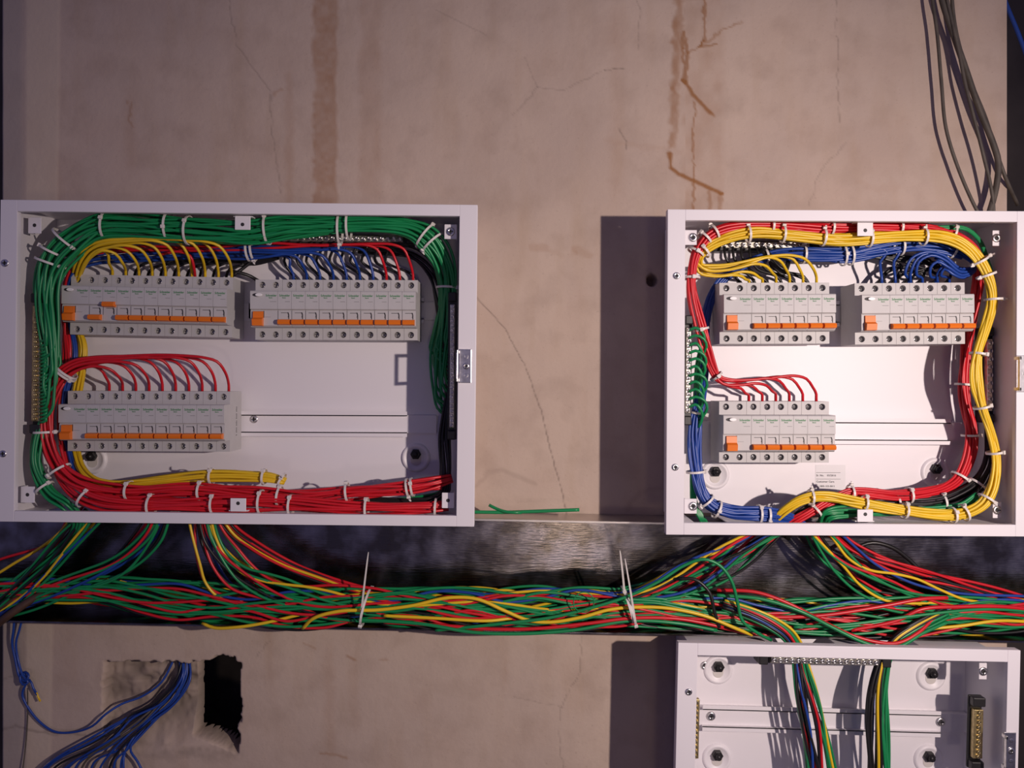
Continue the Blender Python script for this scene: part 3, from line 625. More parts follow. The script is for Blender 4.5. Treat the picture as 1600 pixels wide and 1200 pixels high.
# ------------------------------------------------------------------ wires
def proj(v): k = -(v.y + D0/1000); dd = v.y + D0/1000; return 800 + v.x/dd*F_PX, 600 - (v.z - ZC)/dd*F_PX, -v.y*1000
def t_at(path, px, lo):
    q, nr, s, L = path_eval(path); best = None
    for i in range(len(q)):
        if s[i] < lo: continue
        if best is None or abs(q[i, 0]-px) < abs(q[best, 0]-px): best = i
    return s[best]
def run(path, colours, hd, across, seed, label, wander=0.3, spacing=26, r=0.0019, pre=None, post=None, ranges=None):
    n = len(colours)
    for i, pts in enumerate(bundle_pts(path, n, hd, across, seed, wander, spacing, ranges)):
        if pre: pts = pre(i, pts) + pts
        if post: pts = pts + post(i, pts)
        lab = label.replace('{c}', colours[i]); wire_obj(pts, colours[i], lab, lab.replace(' wire', ' wires', 1), r)
def fan(path, colours, terms, hd, across, seed, label, lo, leave=36, wander=0.25, first_x=None, r=0.0019, tails=None, rise=16, extra=()):
    """wires that share a path and then drop one by one into their breakers"""
    n = len(terms); tx = [proj(t) for t in terms]
    rg = [(0, t_at(path, max(first_x or -1e9, x - leave), lo)) for x, y, d in tx]
    ws = slots(n, across); order = sorted(range(n), key=lambda i: -ws[i][0])     # outermost first terminal
    ranges = [None]*n
    for k, i in enumerate(order): ranges[i] = rg[k]
    b = bundle_pts(path, n, hd, across, seed, wander, 24, ranges)
    for k, i in enumerate(order):
        pts = b[i]; x, y, d = tx[k]; lx_, ly, ld = proj(pts[-1]); T = terms[k]
        if tails and tails.get(k): pts = pts + [P(*q) for q in tails[k]]
        else:
            top = ly + (y - ly) * 0.12
            pts = pts + [P(x - (x - lx_)*0.45, top, (ld*0.85+d*0.15)), P(x - 6, ly + (y-ly)*0.42, (ld*0.6+d*0.4))]
        up = max(2.0, min(rise*0.6, 0.40*(y - ly)/S(d)))
        pts = pts + [T + Vector((0, 0, up/1000)), T]
        wire_obj(pts, colours[k], label(k, colours[k]), None, r)
def col(n, w, seed):
    rg = random.Random(seed); names = list(w); return rg.choices(names, [w[k] for k in names], k=n)

# ---- left box
G1 = [(76, 650, 88, 8), (78, 600, 88, 12), (80, 555, 88, 13), (76, 505, 90, 16), (72, 455, 90, 19), (84, 408, 88, 24), (120, 374, 86, 25), (165, 353, 84, 20), (265, 356, 84, 20), (380, 363, 86, 20), (450, 355, 85, 17), (550, 351, 84, 13), (630, 354, 84, 13), (670, 374, 80, 19), (693, 412, 66, 17), (699, 455, 52, 14), (695, 505, 46, 15), (688, 555, 46, 15), (689, 610, 46, 13), (694, 655, 50, 9)]
rg = random.Random(11); RG = [(0.005 + 0.115*((i*7) % 24)/24, 1 - 0.13*((i*11) % 24)/24) for i in range(24)]
run(G1, ['green']*24, 13, 10, 3, '{c} wire in the thick tied bundle that runs up and over inside the left box', 0.17,
    pre=lambda i, p: [P(63, proj(p[0])[1] + 16, 97), P(72, proj(p[0])[1] + 13, 99)], post=lambda i, p: [P(700, proj(p[-1])[1] + 14, 54), P(706, proj(p[-1])[1] + 13, 74)], ranges=RG)
run([(70, 640, 84, 6), (58, 690, 88, 8), (57, 730, 90, 9), (78, 770, 90, 11), (112, 797, 86, 13), (118, 830, 64, 14), (70, 885, 52, 14), (0, 935, 46, 14), (-60, 975, 44, 14)], ['green']*8, 7, 4, 5, "{c} wire leaving through the lower left corner of the left box", 0.3)
BR = [(140, 768, 62, 9), (118, 745, 56, 9), (106, 710, 48, 8), (98, 670, 44, 7), (98, 625, 44, 7), (108, 575, 48, 9), (111, 540, 48, 9), (104, 500, 42, 6), (104, 460, 46, 7), (114, 425, 54, 9), (142, 404, 50, 11), (200, 397, 46, 11), (290, 394, 46, 11), (380, 392, 58, 13), (430, 391, 64, 12), (480, 389, 64, 10), (540, 387, 64, 8), (600, 386, 64, 5), (640, 387, 62, 3)]
fan(BR, ['blue']*7 + ['red']*3, ROWS['1b'][2:], 9, 5, 8, lambda k, c: f"{c} wire to the {ORD[k]} narrow breaker of the left box's top-right row", 0.62, 34, first_x=448)
YL = [(446, 752, 74, 6), (438, 748, 78, 8), (400, 744, 78, 8), (330, 744, 78, 8), (250, 752, 74, 8), (180, 757, 70, 7), (140, 746, 66, 7), (124, 722, 56, 6), (117, 690, 40, 6), (116, 640, 38, 6), (126, 575, 44, 8), (129, 540, 44, 8), (118, 500, 38, 5), (117, 450, 44, 6), (128, 408, 74, 8), (152, 386, 84, 8), (200, 379, 88, 8), (260, 377, 88, 7), (330, 381, 86, 5)]
fan(YL, ['yellow']*10, ROWS['1a'][2:], 7, 5, 9, lambda k, c: f"{c} wire to the {ORD[k]} narrow breaker of the left box's top-left row", 0.80, 42, first_x=148, rise=14)
wire_obj([P(250, 398, 62), P(280, 393, 66), P(297, 400, 64), P(303, 418, 56), ROWS['1a'][8] + Vector((0.003, 0.004, 0))], 'red', "single red wire among the yellow ones above the left box's top-left row")
R1 = [(706, 748, 66, 6), (688, 753, 76, 8), (640, 761, 84, 10), (560, 768, 88, 11), (480, 777, 88, 10), (400, 772, 90, 11), (300, 767, 90, 11), (200, 767, 90, 11), (135, 760, 90, 12), (98, 740, 88, 13), (78, 705, 86, 13), (72, 665, 86, 12), (76, 628, 86, 11), (88, 596, 84, 10), (112, 573, 82, 10), (150, 563, 80, 9), (210, 560, 78, 8), (280, 560, 76, 5), (345, 564, 74, 3)]
fan(R1, ['red']*10, ROWS['1c'][2:], 8, 5, 12, lambda k, c: f"{c} wire to the {ORD[k]} narrow breaker of the left box's bottom row", 0.78, 44, first_x=140, rise=14)
R2 = [(700, 791, 74, 8), (660, 794, 84, 10), (560, 793, 92, 11), (450, 789, 94, 12), (350, 787, 94, 12), (250, 789, 94, 12), (175, 788, 94, 12), (134, 776, 92, 12), (104, 752, 82, 12), (86, 712, 76, 12), (80, 670, 74, 11), (84, 625, 74, 10), (100, 592, 68, 9), (105, 560, 56, 6), (103, 525, 46, 4), (104, 480, 42, 4)]
run(R2, ['red']*14, 9, 6, 13, '{c} wire in the lower tied strand along the bottom of the left box', 0.25, ranges=[(0.0, 1.0 if i < 4 else 0.80 - 0.01*i) for i in range(14)])
run([(690, 760, 74, 6), (640, 763, 76, 8), (560, 770, 78, 9), (450, 778, 78, 9), (300, 772, 78, 9), (180, 772, 78, 9), (140, 764, 76, 8), (120, 748, 70, 7)], ['red']*6, 4, 6, 14, '{c} wire in the upper tied strand along the bottom of the left box', 0.3)
BK = [(560, 386, 32, 8), (615, 388, 34, 13), (655, 400, 36, 17), (684, 438, 40, 13), (698, 520, 44, 9), (702, 600, 48, 8), (695, 680, 56, 8), (697, 735, 60, 8), (690, 778, 66, 7), (640, 784, 68, 6), (560, 782, 66, 4)]
run(BK, ['black']*10, 7, 6, 15, '{c} wire bunched in the shaded right side of the left box', 0.3)
for k in range(10):
    x = 452 + 17.5*k; T = ROWS['1b'][min(11, 2+k)] + Vector((0.004, 0.012, 0))
    tx, ty, td = proj(T); s_ = 10 + 6*math.sin(k*1.7)
    wire_obj([P(x, 376, 50), P(x-2, 390, 50), P(x-12+s_*0.4, 408, 44), P(tx-16+s_*0.5, 428, 38), P(tx-3, ty-5, td), T], 'black', "black wire from the left box's top terminal bar to its top-right row", "black wires under the left box's top terminal bar")
for k in range(8):
    T = ROWS['1a'][3+k] + Vector((0.005, 0.014, 0)); tx, ty, td = proj(T); a = 6*math.sin(k*2.1)
    wire_obj([P(436, 398+0.8*k, 34), P(396, 404+1.3*k, 32), P(min(372, tx+62), 407+a*0.5, 34), P(tx+30, 408+a, 34), P(tx+6, 418+a*0.5, 36), P(tx, ty-3, td), T], 'black', 'black wire slung behind the yellow ones to the top-left row of the left box', 'black wires slung behind the yellow ones to the top-left row of the left box')
wire_obj([P(362, 424, 40), P(378, 427, 36), P(392, 432, 30), P(406, 440, 22)], 'black', "short black wire sloping down in the gap between the left box's upper rows", r=0.0024)
wire_obj([P(362, 432, 40), P(376, 422, 36), P(390, 411, 34), P(404, 400, 34)], 'black', "short black wire sloping up in the gap between the left box's upper rows", r=0.0024)
run([(700, 745, 50, 6), (690, 772, 54, 7), (640, 780, 54, 6), (560, 784, 52, 5), (450, 790, 52, 5)], ['green']*4, 4, 3, 16, '{c} wire hidden between the two red strands in the bottom right of the left box', 0.3)

# ---- right box
Y2P = [(1190, 830, 74, 6), (1215, 806, 88, 7), (1243, 785, 94, 8), (1280, 776, 96, 8), (1330, 783, 98, 8), (1380, 792, 99, 8), (1440, 803, 99, 8), (1492, 805, 99, 8), (1530, 792, 98, 8), (1549, 765, 97, 8), (1556, 722, 96, 7), (1548, 680, 96, 7), (1534, 635, 96, 7), (1525, 595, 96, 9), (1528, 553, 96, 6), (1541, 510, 96, 7), (1551, 470, 96, 8), (1546, 440, 96, 8), (1529, 406, 96, 8), (1505, 382, 96, 9), (1468, 370, 96, 9), (1400, 371, 96, 9), (1320, 374, 96, 9), (1250, 368, 96, 9), (1182, 365, 96, 9), (1124, 378, 94, 9), (1096, 396, 92, 7), (1088, 408, 90, 6), (1096, 420, 88, 8), (1128, 423, 86, 10), (1164, 415, 86, 10), (1200, 404, 84, 8), (1235, 401, 82, 5)]
fan(Y2P, ['yellow']*6, ROWS['2a'][2:], 6, 4, 21, lambda k, c: f"{c} wire to the {ORD[k]} narrow breaker of the right box's top-left row", 0.93, 34, first_x=1138, rise=16)
run(Y2P[:28], ['yellow']*4, 3, 4, 22, '{c} wire in the loop tied round the inside of the right box', 0.35)
R2P = [(1222, 830, 76, 7), (1242, 815, 82, 7), (1268, 800, 84, 8), (1296, 783, 84, 8), (1332, 770, 84, 8), (1400, 775, 80, 8), (1455, 768, 74, 8), (1494, 750, 66, 9), (1514, 712, 60, 9), (1518, 670, 56, 9), (1508, 620, 54, 9), (1507, 570, 54, 9), (1516, 500, 56, 8), (1527, 450, 62, 8), (1529, 410, 74, 8), (1510, 378, 80, 8), (1460, 360, 84, 8), (1400, 356, 86, 8), (1300, 356, 88, 8), (1220, 353, 90, 8), (1152, 354, 92, 9), (1112, 364, 92, 9), (1090, 388, 93, 8), (1081, 420, 94, 8), (1082, 460, 94, 8), (1094, 510, 92, 8), (1107, 555, 90, 8), (1118, 586, 86, 5), (1136, 598, 84, 8), (1170, 597, 82, 7), (1210, 592, 80, 5), (1245, 589, 78, 3)]
fan(R2P, ['red']*6, ROWS['2c'][2:], 7, 4, 23, lambda k, c: f"{c} wire to the {ORD[k]} narrow breaker of the right box's bottom row", 0.90, 34, first_x=1142, rise=16)
run(R2P[:28], ['red']*4, 4, 4, 24, '{c} wire in the loop tied round the inside of the right box', 0.35)
B2P = [(1262, 830, 66, 8), (1236, 812, 80, 9), (1205, 805, 88, 10), (1180, 803, 90, 10), (1140, 801, 90, 11), (1108, 787, 90, 10), (1094, 762, 88, 10), (1086, 720, 86, 10), (1086, 670, 84, 10), (1093, 630, 80, 7), (1098, 585, 68, 7), (1101, 540, 58, 7), (1105, 490, 52, 7), (1118, 450, 50, 7), (1140, 426, 50, 7), (1180, 406, 54, 7), (1222, 397, 58, 8), (1270, 398, 62, 10), (1320, 399, 66, 11), (1370, 390, 68, 11), (1420, 382, 70, 10), (1470, 386, 72, 9), (1505, 396, 74, 8), (1520, 408, 76, 6)]
hair = {4: [(1524, 419, 78), (1506, 433, 80), (1488, 428, 82), (1475, 420, 80), (1469, 430, 74)] if False else [(1500, 431, 80), (1478, 412, 84), (1458, 403, 84), (1444, 412, 80), (1442, 430, 74)],
        2: [(1500, 419, 80), (1474, 399, 84), (1446, 394, 84), (1424, 404, 80), (1414, 428, 74)], 3: [(1502, 425, 80), (1476, 406, 84), (1455, 399, 84), (1436, 409, 80), (1432, 429, 74)],
        0: None, 1: None, 5: [(1505, 434, 80), (1488, 428, 82), (1476, 420, 80), (1470, 430, 76)]}
hair[4] = [(1503, 430, 80), (1481, 417, 84), (1464, 409, 83), (1454, 418, 80), (1454, 432, 74)]
def blue_fan():
    tm = ROWS['2b'][2:]; b = bundle_pts(B2P, 6, 8, 4, 25, 0.25, 24, [(0, t_at(B2P, 1388, .8)), (0, t_at(B2P, 1404, .8)), (0, 1), (0, 1), (0, 1), (0, 1)])
    for k in range(6):
        pts = b[k]; T = tm[k]; x, y, d = proj(T)
        if k < 2: pts = pts[:-1] + [P(x+8, 394 - 2*k, 76), P(x-2, 408, 72)]
        else: pts = pts + [P(1524, 412+2*k, 78)] + [P(*q) for q in hair[k]]
        wire_obj(pts + [T + Vector((0, 0, 0.009)), T], 'blue', f"blue wire to the {ORD[k]} narrow breaker of the right box's top-right row")
blue_fan()
for k in range(2):
    T = ROWS['2b'][4 + 2*k] + Vector((0.004, 0.002, 0)); x, y, d = proj(T)
    wire_obj([P(1526, 414, 72), P(1504, 422+4*k, 76), P(1478, 403+8*k, 80), P(1450+12*k, 396+8*k, 80), P(x+10, 404+7*k, 78), P(x-1, 428, 72), T], 'blue', 'second blue wire looping to the same breaker in the right box as its twin', 'doubled blue loops')
run(B2P[:23], ['blue']*8, 7, 5, 26, '{c} wire in the tied bundle round the left edge and top of the right box', 0.3)
run([(1528, 775, 84, 5), (1500, 793, 86, 6), (1440, 796, 82, 6), (1380, 799, 84, 7), (1330, 800, 90, 9), (1302, 801, 92, 9), (1285, 812, 88, 8), (1284, 832, 72, 8)], ['green']*8, 5, 4, 27, '{c} wire along the bottom right of the right box', 0.35)
run([(1450, 357, 76, 3), (1480, 355, 78, 4), (1508, 357, 78, 4), (1524, 366, 76, 4), (1534, 385, 70, 4), (1548, 430, 60, 4), (1556, 520, 56, 4)], ['green']*4, 3, 3, 28, '{c} wire curving round the top right corner of the right box', 0.3)
for k in range(11):
    y = 516 + 12*k; a = 4*math.sin(k*2.3)
    wire_obj([P(1077, y, 100), P(1087, y-4, 103), P(1097+a, y+2, 103), P(1101+a, y+14, 100), P(1094+a*0.5, y+30, 92), P(1088, min(y+56, 668), 80), P(1083+a*0.4, 700, 70), P(1082+a*0.5, 760, 70), P(1086+a, 790, 76), P(1098+a, 812, 78), P(1106+1.5*a, 830, 66)], 'green', 'green wire looping from the terminal bar at the left edge of the right box', 'green wires looping from the terminal bar at the left edge of the right box')
run([(1552, 440, 58, 6), (1556, 500, 54, 7), (1550, 600, 52, 8), (1548, 680, 58, 10), (1542, 730, 64, 12), (1518, 764, 72, 12), (1470, 784, 76, 9), (1410, 785, 76, 8), (1350, 783, 74, 8), (1300, 783, 70, 8), (1262, 797, 72, 7), (1236, 820, 66, 7), (1225, 840, 60, 7)], ['black']*12, 8, 6, 29, '{c} wire bunched along the right side and bottom of the right box', 0.3)
for k in range(7):
    T = ROWS['2a'][2 + k if k < 6 else 7] + Vector((-0.004, 0.012, 0)); x, y, d = proj(T); bx = 1132 + 13*k
    wire_obj([P(bx, 386, 56), P(bx+1, 400, 60), P(bx+12, 420, 56), P(x-10, 436 - (k % 2)*4, 50), P(x-2, y-3, d), T], 'black', "black wire from the upper terminal bar to the right box's top-left row", "black wires from the upper terminal bar to the right box's top-left row")
run([(1190, 388, 56, 5), (1205, 408, 58, 8), (1222, 424, 60, 9), (1240, 420, 60, 9), (1248, 404, 58, 8), (1236, 394, 52, 6)], ['black']*5, 6, 4, 30, '{c} wire in the curled bunch hanging behind the yellow wires of the right box', 0.2)
for k in range(9):
    T = ROWS['2b'][2 + k % 6] + Vector((-0.003 + 0.005*(k > 5), 0.012, 0)); x, y, d = proj(T); a = 5*math.sin(k*1.9)
    wire_obj([P(1330+5*k, 402, 48), P(1372+5*k, 402+a*0.4, 50), P(min(1400+9*k, 1470), 412+a, 50), P(x+14, 428+a*0.6, 48), P(x+3, y-3, d), T], 'black', "black wire behind the blue loops of the right box's top-right row", "black wires behind the blue loops above the right box's top-right row")

# ---- wires of the tray
W5 = {'green': 42, 'red': 20, 'yellow': 6, 'blue': 13, 'black': 26}
MAIN = [(-60, 930, 34, 18), (60, 920, 36, 19), (160, 925, 38, 23), (300, 941, 42, 30), (430, 950, 46, 32), (570, 949, 48, 28), (660, 951, 50, 30), (760, 952, 52, 34), (870, 952, 52, 34), (985, 950, 50, 27), (1100, 958, 48, 28), (1250, 965, 48, 28), (1400, 965, 50, 30), (1520, 962, 48, 28), (1620, 958, 46, 26), (1700, 952, 44, 24)]
run(MAIN, col(40, W5, 7), 22, 14, 31, '{c} wire running the whole length of the metal tray', 0.3, 55)
run([(146, 805, 72, 22), (118, 838, 66, 22), (72, 888, 56, 20), (10, 938, 50, 18), (-60, 985, 46, 18)], ['green', 'blue', 'yellow', 'green', 'black', 'black', 'green', 'yellow', 'blue', 'black', 'red'], 8, 7, 32, '{c} wire fanning down left from below the left corner of the left box', 0.25)
run([(250, 805, 66, 18), (228, 842, 62, 20), (175, 890, 56, 20), (100, 922, 50, 18), (0, 950, 46, 16), (-60, 970, 44, 16)], ['green', 'green', 'blue', 'green', 'red', 'green', 'black', 'blue', 'green', 'red', 'black'], 9, 6, 33, '{c} wire sweeping left from the middle outlet under the left box', 0.3)
run([(322, 805, 68, 14), (338, 850, 64, 20), (378, 898, 60, 26), (440, 926, 58, 26), (540, 942, 60, 26), (660, 950, 64, 24), (780, 958, 64, 26), (900, 955, 64, 26), (985, 952, 60, 22), (1100, 960, 58, 22)], ['red', 'green', 'yellow', 'green', 'red', 'green', 'black', 'red', 'green', 'yellow', 'green', 'red', 'blue', 'black'], 10, 8, 34, '{c} wire fanning down right from the outlet under the left box', 0.3, 34)
run([(344, 805, 60, 8), (372, 838, 56, 10), (430, 872, 52, 10), (500, 902, 50, 8), (580, 928, 50, 8), (700, 945, 48, 10), (860, 950, 46, 12)], ['red', 'black', 'red', 'yellow', 'red', 'black'], 5, 6, 35, '{c} wire along the upper edge of the fan right of the left box outlet', 0.2, 34)
wire_obj([P(294, 806, 70), P(300, 835, 72), P(312, 880, 70), P(322, 912, 66), P(345, 935, 62), P(420, 950, 60)], 'yellow', 'single yellow wire dropping steeply to the tray left of the green and red fan')
wire_obj([P(305, 810, 64), P(306, 860, 64), P(318, 905, 62), P(332, 922, 60), P(380, 940, 56)], 'red', 'single red wire dropping beside a yellow one left of the fan')
run([(1222, 818, 68, 20), (1186, 842, 64, 22), (1120, 884, 60, 26), (1045, 918, 58, 22), (985, 934, 58, 18), (900, 942, 56, 20), (780, 940, 54, 22), (660, 942, 54, 20), (540, 945, 50, 18)], ['black', 'green', 'blue', 'green', 'black', 'red', 'yellow', 'blue', 'green', 'red', 'green', 'black', 'red', 'blue', 'green', 'yellow'], 10, 8, 36, '{c} wire sweeping left into the tray from under the right box', 0.3, 34)
run([(1270, 820, 68, 16), (1296, 852, 64, 24), (1345, 895, 60, 28), (1420, 925, 58, 28), (1520, 945, 56, 24), (1620, 956, 54, 22), (1700, 962, 52, 22)], ['blue', 'yellow', 'green', 'red', 'green', 'yellow', 'green', 'red', 'black', 'red', 'green', 'black', 'red', 'green'], 10, 7, 37, '{c} wire sweeping right into the tray from under the right box', 0.3, 34)
run([(1296, 822, 60, 7), (1335, 860, 58, 10), (1410, 890, 56, 12), (1500, 914, 54, 12), (1600, 944, 52, 12), (1700, 975, 50, 12)], ['red', 'red', 'black', 'red', 'red', 'black', 'red'], 5, 6, 38, '{c} wire along the upper edge of the fan under the right box', 0.25, 34)
wire_obj([P(1310, 880, 50), P(1335, 858, 52), P(1362, 848, 54), P(1395, 856, 54), P(1420, 874, 52), P(1440, 892, 52), P(1500, 915, 50)], 'black', 'black wire arching over the red fan under the right box', r=0.0028)
one = lambda pts, c, lab, r=0.0020: wire_obj([P(*q) for q in pts], c, lab, None, r)
one([(473, 982, 66), (490, 966, 76), (530, 955, 80), (590, 953, 80), (645, 946, 82), (700, 934, 82), (745, 936, 82), (790, 955, 82), (825, 969, 82), (860, 972, 82), (910, 964, 82), (950, 953, 80), (985, 949, 78), (1040, 950, 78), (1100, 962, 78), (1150, 982, 76), (1175, 992, 72)], 'yellow', 'yellow wire snaking in waves over the front of the tray bundle', 0.0024)
one([(560, 968, 70), (660, 975, 78), (740, 988, 80), (820, 990, 80), (900, 984, 80), (985, 970, 76), (1060, 974, 74), (1120, 985, 68)], 'green', 'green wire sagging lowest in front of the tray between the two ties', 0.0024)
one([(600, 972, 68), (700, 978, 76), (770, 983, 78), (840, 982, 80), (920, 974, 80), (985, 966, 78), (1060, 967, 76), (1130, 980, 72)], 'red', 'red wire sagging just above the lowest green one in the tray', 0.0024)
one([(680, 985, 72), (780, 975, 84), (860, 965, 84), (930, 948, 84), (985, 930, 84), (1030, 908, 84), (1070, 883, 86), (1100, 874, 90), (1125, 884, 90), (1143, 908, 90), (1152, 940, 88), (1160, 970, 86), (1185, 990, 82), (1205, 1000, 76)], 'green', 'green wire arching up and over to the right of the right-hand tray tie', 0.0022)
one([(1060, 905, 76), (1085, 905, 80), (1108, 925, 82), (1116, 955, 80), (1124, 980, 74)], 'black', 'black wire hooking down beside the arching green wire', 0.0024)
one([(1120, 922, 66), (1180, 925, 74), (1230, 942, 80), (1280, 968, 82), (1330, 992, 84), (1375, 1004, 88), (1405, 1004, 88), (1435, 988, 84), (1460, 966, 76), (1500, 950, 68)], 'red', 'red wire dipping over the top edge of the lower right box', 0.0024)
one([(1120, 930, 70), (1190, 936, 78), (1250, 955, 84), (1300, 980, 86), (1350, 1004, 90), (1385, 1013, 92), (1410, 1008, 90), (1440, 990, 84), (1480, 972, 76)], 'green', 'green wire dipping lowest over the top edge of the lower right box', 0.0024)
one([(1180, 965, 72), (1280, 962, 78), (1380, 947, 82), (1440, 936, 82), (1480, 934, 78)], 'red', 'red wire rising gently in front of the tray above the lower right box', 0.0026)
one([(1330, 985, 70), (1400, 970, 78), (1440, 952, 82), (1500, 948, 80), (1570, 948, 76), (1660, 960, 66)], 'red', 'red wire crossing the front of the right end of the tray', 0.0026)
one([(1240, 980, 72), (1330, 975, 80), (1430, 962, 82), (1540, 952, 78), (1660, 960, 66)], 'green', 'green wire crossing the front of the right end of the tray')
one([(1420, 985, 72), (1500, 978, 76), (1560, 970, 76), (1660, 976, 66)], 'yellow', 'yellow wire crossing the right end of the tray', 0.0022)
one([(316, 974, 58), (335, 981, 62), (370, 980, 66), (410, 974, 66), (470, 960, 62)], 'yellow', 'short yellow wire showing low at the left part of the tray', 0.0022)
one([(600, 962, 76), (680, 966, 80), (760, 970, 80), (800, 966, 72)], 'yellow', 'yellow wire lying low left of the wavy yellow one in the tray', 0.0022)
one([(-40, 1006, 60), (0, 972, 64), (30, 950, 62), (62, 930, 54), (110, 915, 46)], 'brown', 'thick dark brown cable leaving the tray at the far left', 0.0052)
one([(-40, 976, 54), (0, 950, 56), (40, 928, 52), (100, 908, 44)], 'brown', 'dark brown cable just above the thick one at the far left', 0.0040)
one([(-40, 892, 30), (0, 874, 32), (30, 865, 32), (62, 856, 32), (90, 838, 40), (105, 812, 50)], 'red', 'red wire rising alone behind the others at the far left of the tray')
one([(-40, 918, 40), (0, 894, 42), (24, 879, 42), (60, 858, 44), (95, 830, 50), (112, 808, 56)], 'yellow', 'yellow wire running highest in the left fan of the tray')
C = P(912, 941, 84); rr = 0.0135
wire_obj([C + Vector((rr*math.cos(a), -0.004*a/6, rr*math.sin(a))) for a in [i*0.5 - 2.4 for i in range(14)]], 'green', 'thin green strand curled into a ring on the tray bundle', None, 0.0008)
# to the lower right box
run([(1130, 945, 68, 10), (1180, 962, 74, 10), (1222, 984, 76, 10), (1243, 1008, 76, 10), (1251, 1038, 76, 12), (1262, 1090, 82, 20), (1274, 1150, 84, 25), (1288, 1240, 84, 27)], ['yellow', 'green', 'green', 'red', 'black', 'black', 'blue', 'black', 'green', 'green', 'black', 'green', 'blue', 'black', 'red', 'black', 'green'], 9, 9, 41, '{c} wire in the left bunch hanging through the lower right box', 0.16)
run([(1480, 955, 66, 10), (1435, 978, 74, 10), (1400, 1002, 76, 9), (1383, 1030, 76, 10), (1373, 1080, 80, 16), (1371, 1140, 82, 20), (1375, 1240, 84, 21)], ['green', 'green', 'green', 'black', 'yellow', 'black', 'black', 'black', 'green', 'black', 'green', 'black', 'blue', 'black'], 8, 8, 42, '{c} wire in the right bunch hanging through the lower right box', 0.16)

# offcuts lying on the tray's upper flange
wire_obj([P(738, 800, 44), P(790, 800.5, 44), P(850, 798.5, 44), P(905, 796.5, 44)], 'green', 'long green wire offcut lying on top of the tray between the boxes', None, 0.0024, 'wire_offcut', 'wire offcut')
wire_obj([P(764, 789, 40), P(776, 795, 42), P(792, 800, 50), P(815, 801, 50)], 'green', 'short green offcut with its end cocked up, on top of the tray', None, 0.0021, 'wire_offcut', 'wire offcut')

# dusty cables hanging at the top right
cab = lambda pts, lab, r, c='grey': wire_obj([P(x, y, d) for x, y, d in pts], c, lab, None, r, 'hanging_cable', 'cable', 0.008)
cab([(1452, -60, 20), (1457, 0, 20), (1464, 50, 20), (1471, 130, 20), (1478, 200, 20), (1498, 265, 20), (1526, 328, 22), (1540, 350, 22)], 'leftmost of the dusty dark cables hanging at the upper right, set apart from the rest', 0.0024)
cab([(1462, -60, 20), (1472, 0, 20), (1492, 60, 20), (1506, 100, 20), (1530, 170, 20), (1552, 225, 20), (1560, 255, 20), (1556, 295, 20), (1546, 332, 22), (1540, 350, 22)], 'thickest dusty dark cable at the upper right, bowing out before the box top', 0.0042)
cab([(1470, -60, 24), (1480, 0, 24), (1498, 80, 24), (1508, 130, 26), (1522, 185, 26), (1536, 240, 24), (1551, 308, 24), (1553, 350, 22)], 'thin dusty cable between the leftmost and the thickest ones at the upper right', 0.0024)
cab([(1484, -60, 16), (1492, 40, 16), (1512, 115, 16), (1540, 185, 14), (1556, 235, 14), (1572, 280, 10), (1590, 320, -20)], 'thin dusty cable that leaves round the right edge of the wall', 0.0026)
cab([(1555, -60, -60), (1570, 0, -60), (1590, 50, -60), (1612, 110, -60)], 'blue cable in the dark gap at the upper right corner', 0.003, 'blue')

# thin blue cables at the lower left
tw = lambda pts, lab, g=None, c='blue', r=0.0016: wire_obj([P(*q) for q in pts], c, lab, g, r, 'thin_cable', 'cable')
tw([(23, 962, 14), (21, 985, 12), (19, 1005, 9), (24, 1030, 8), (31, 1058, 10), (40, 1064, 14), (45, 1056, 14), (40, 1050, 10), (32, 1054, 7), (34, 1068, 8), (46, 1062, 9), (52, 1075, 9), (58, 1086, 9)], 'thin blue cable with a small knot, hanging at the lower left')
tw([(36, 962, 14), (30, 985, 12), (25, 1005, 9), (28, 1030, 8), (36, 1056, 12), (44, 1066, 14), (36, 1070, 14), (31, 1058, 11), (38, 1052, 9), (42, 1064, 9), (37, 1076, 7), (35, 1086, 6), (42, 1102, 6), (60, 1126, 6), (85, 1143, 6), (115, 1144, 7), (145, 1134, 12), (165, 1116, 12), (190, 1100, 2), (222, 1088, -8), (252, 1066, -14), (272, 1030, -20)], 'thin blue cable looping from the knot to the hole at the lower left')
wire_obj([P(57, 1082, 9), P(60, 1090, 9), P(63, 1096, 9)], 'yellow', 'short bare yellow tip below the knotted blue cable', None, 0.0013, 'thin_cable', 'cable')
wire_obj([P(43, 1075, 8), P(43, 1120, 5), P(40, 1165, 5), P(34, 1215, 8)], 'grey', 'thin brown string hanging straight down below the knot', None, 0.0009, 'string', 'string')
rg = random.Random(9)
for k in range(16):
    u = k/15; j = lambda a: rg.uniform(-a, a); back = -18 + 3*(k % 5)
    ex, ey = (40 + 190*u**1.3 + j(10), 1225 + j(10))
    pts = [(280 + 16*u + j(3), 1026, -20), (276 + 18*u + j(4), 1060 + j(3), back), (246 + 26*u + j(8), 1095 + 6*u + j(5), back+6), (205 + 34*u + j(10), 1122 + 12*u + j(6), 2 + j(4)), (150 + 60*u + j(10), 1155 + 14*u + j(6), 14 + j(4)), (ex*0.6 + 50 + 22*u, 1196 + j(5), 16 + j(4)), (ex, ey + 15, 14)]
    c = 'blue' if k % 5 not in (1, 3) or k > 11 else 'black' if k % 2 else 'grey'
    if c == 'blue': lab, g = 'thin blue cable spilling from the broken-out wall recess at the lower left', 'thin blue cables spilling from the wall recess'
    else: lab, g = 'thin dark cable spilling from the broken-out wall recess at the lower left', 'thin dark cables spilling from the wall recess'
    tw(pts, lab, g, c, 0.0016)

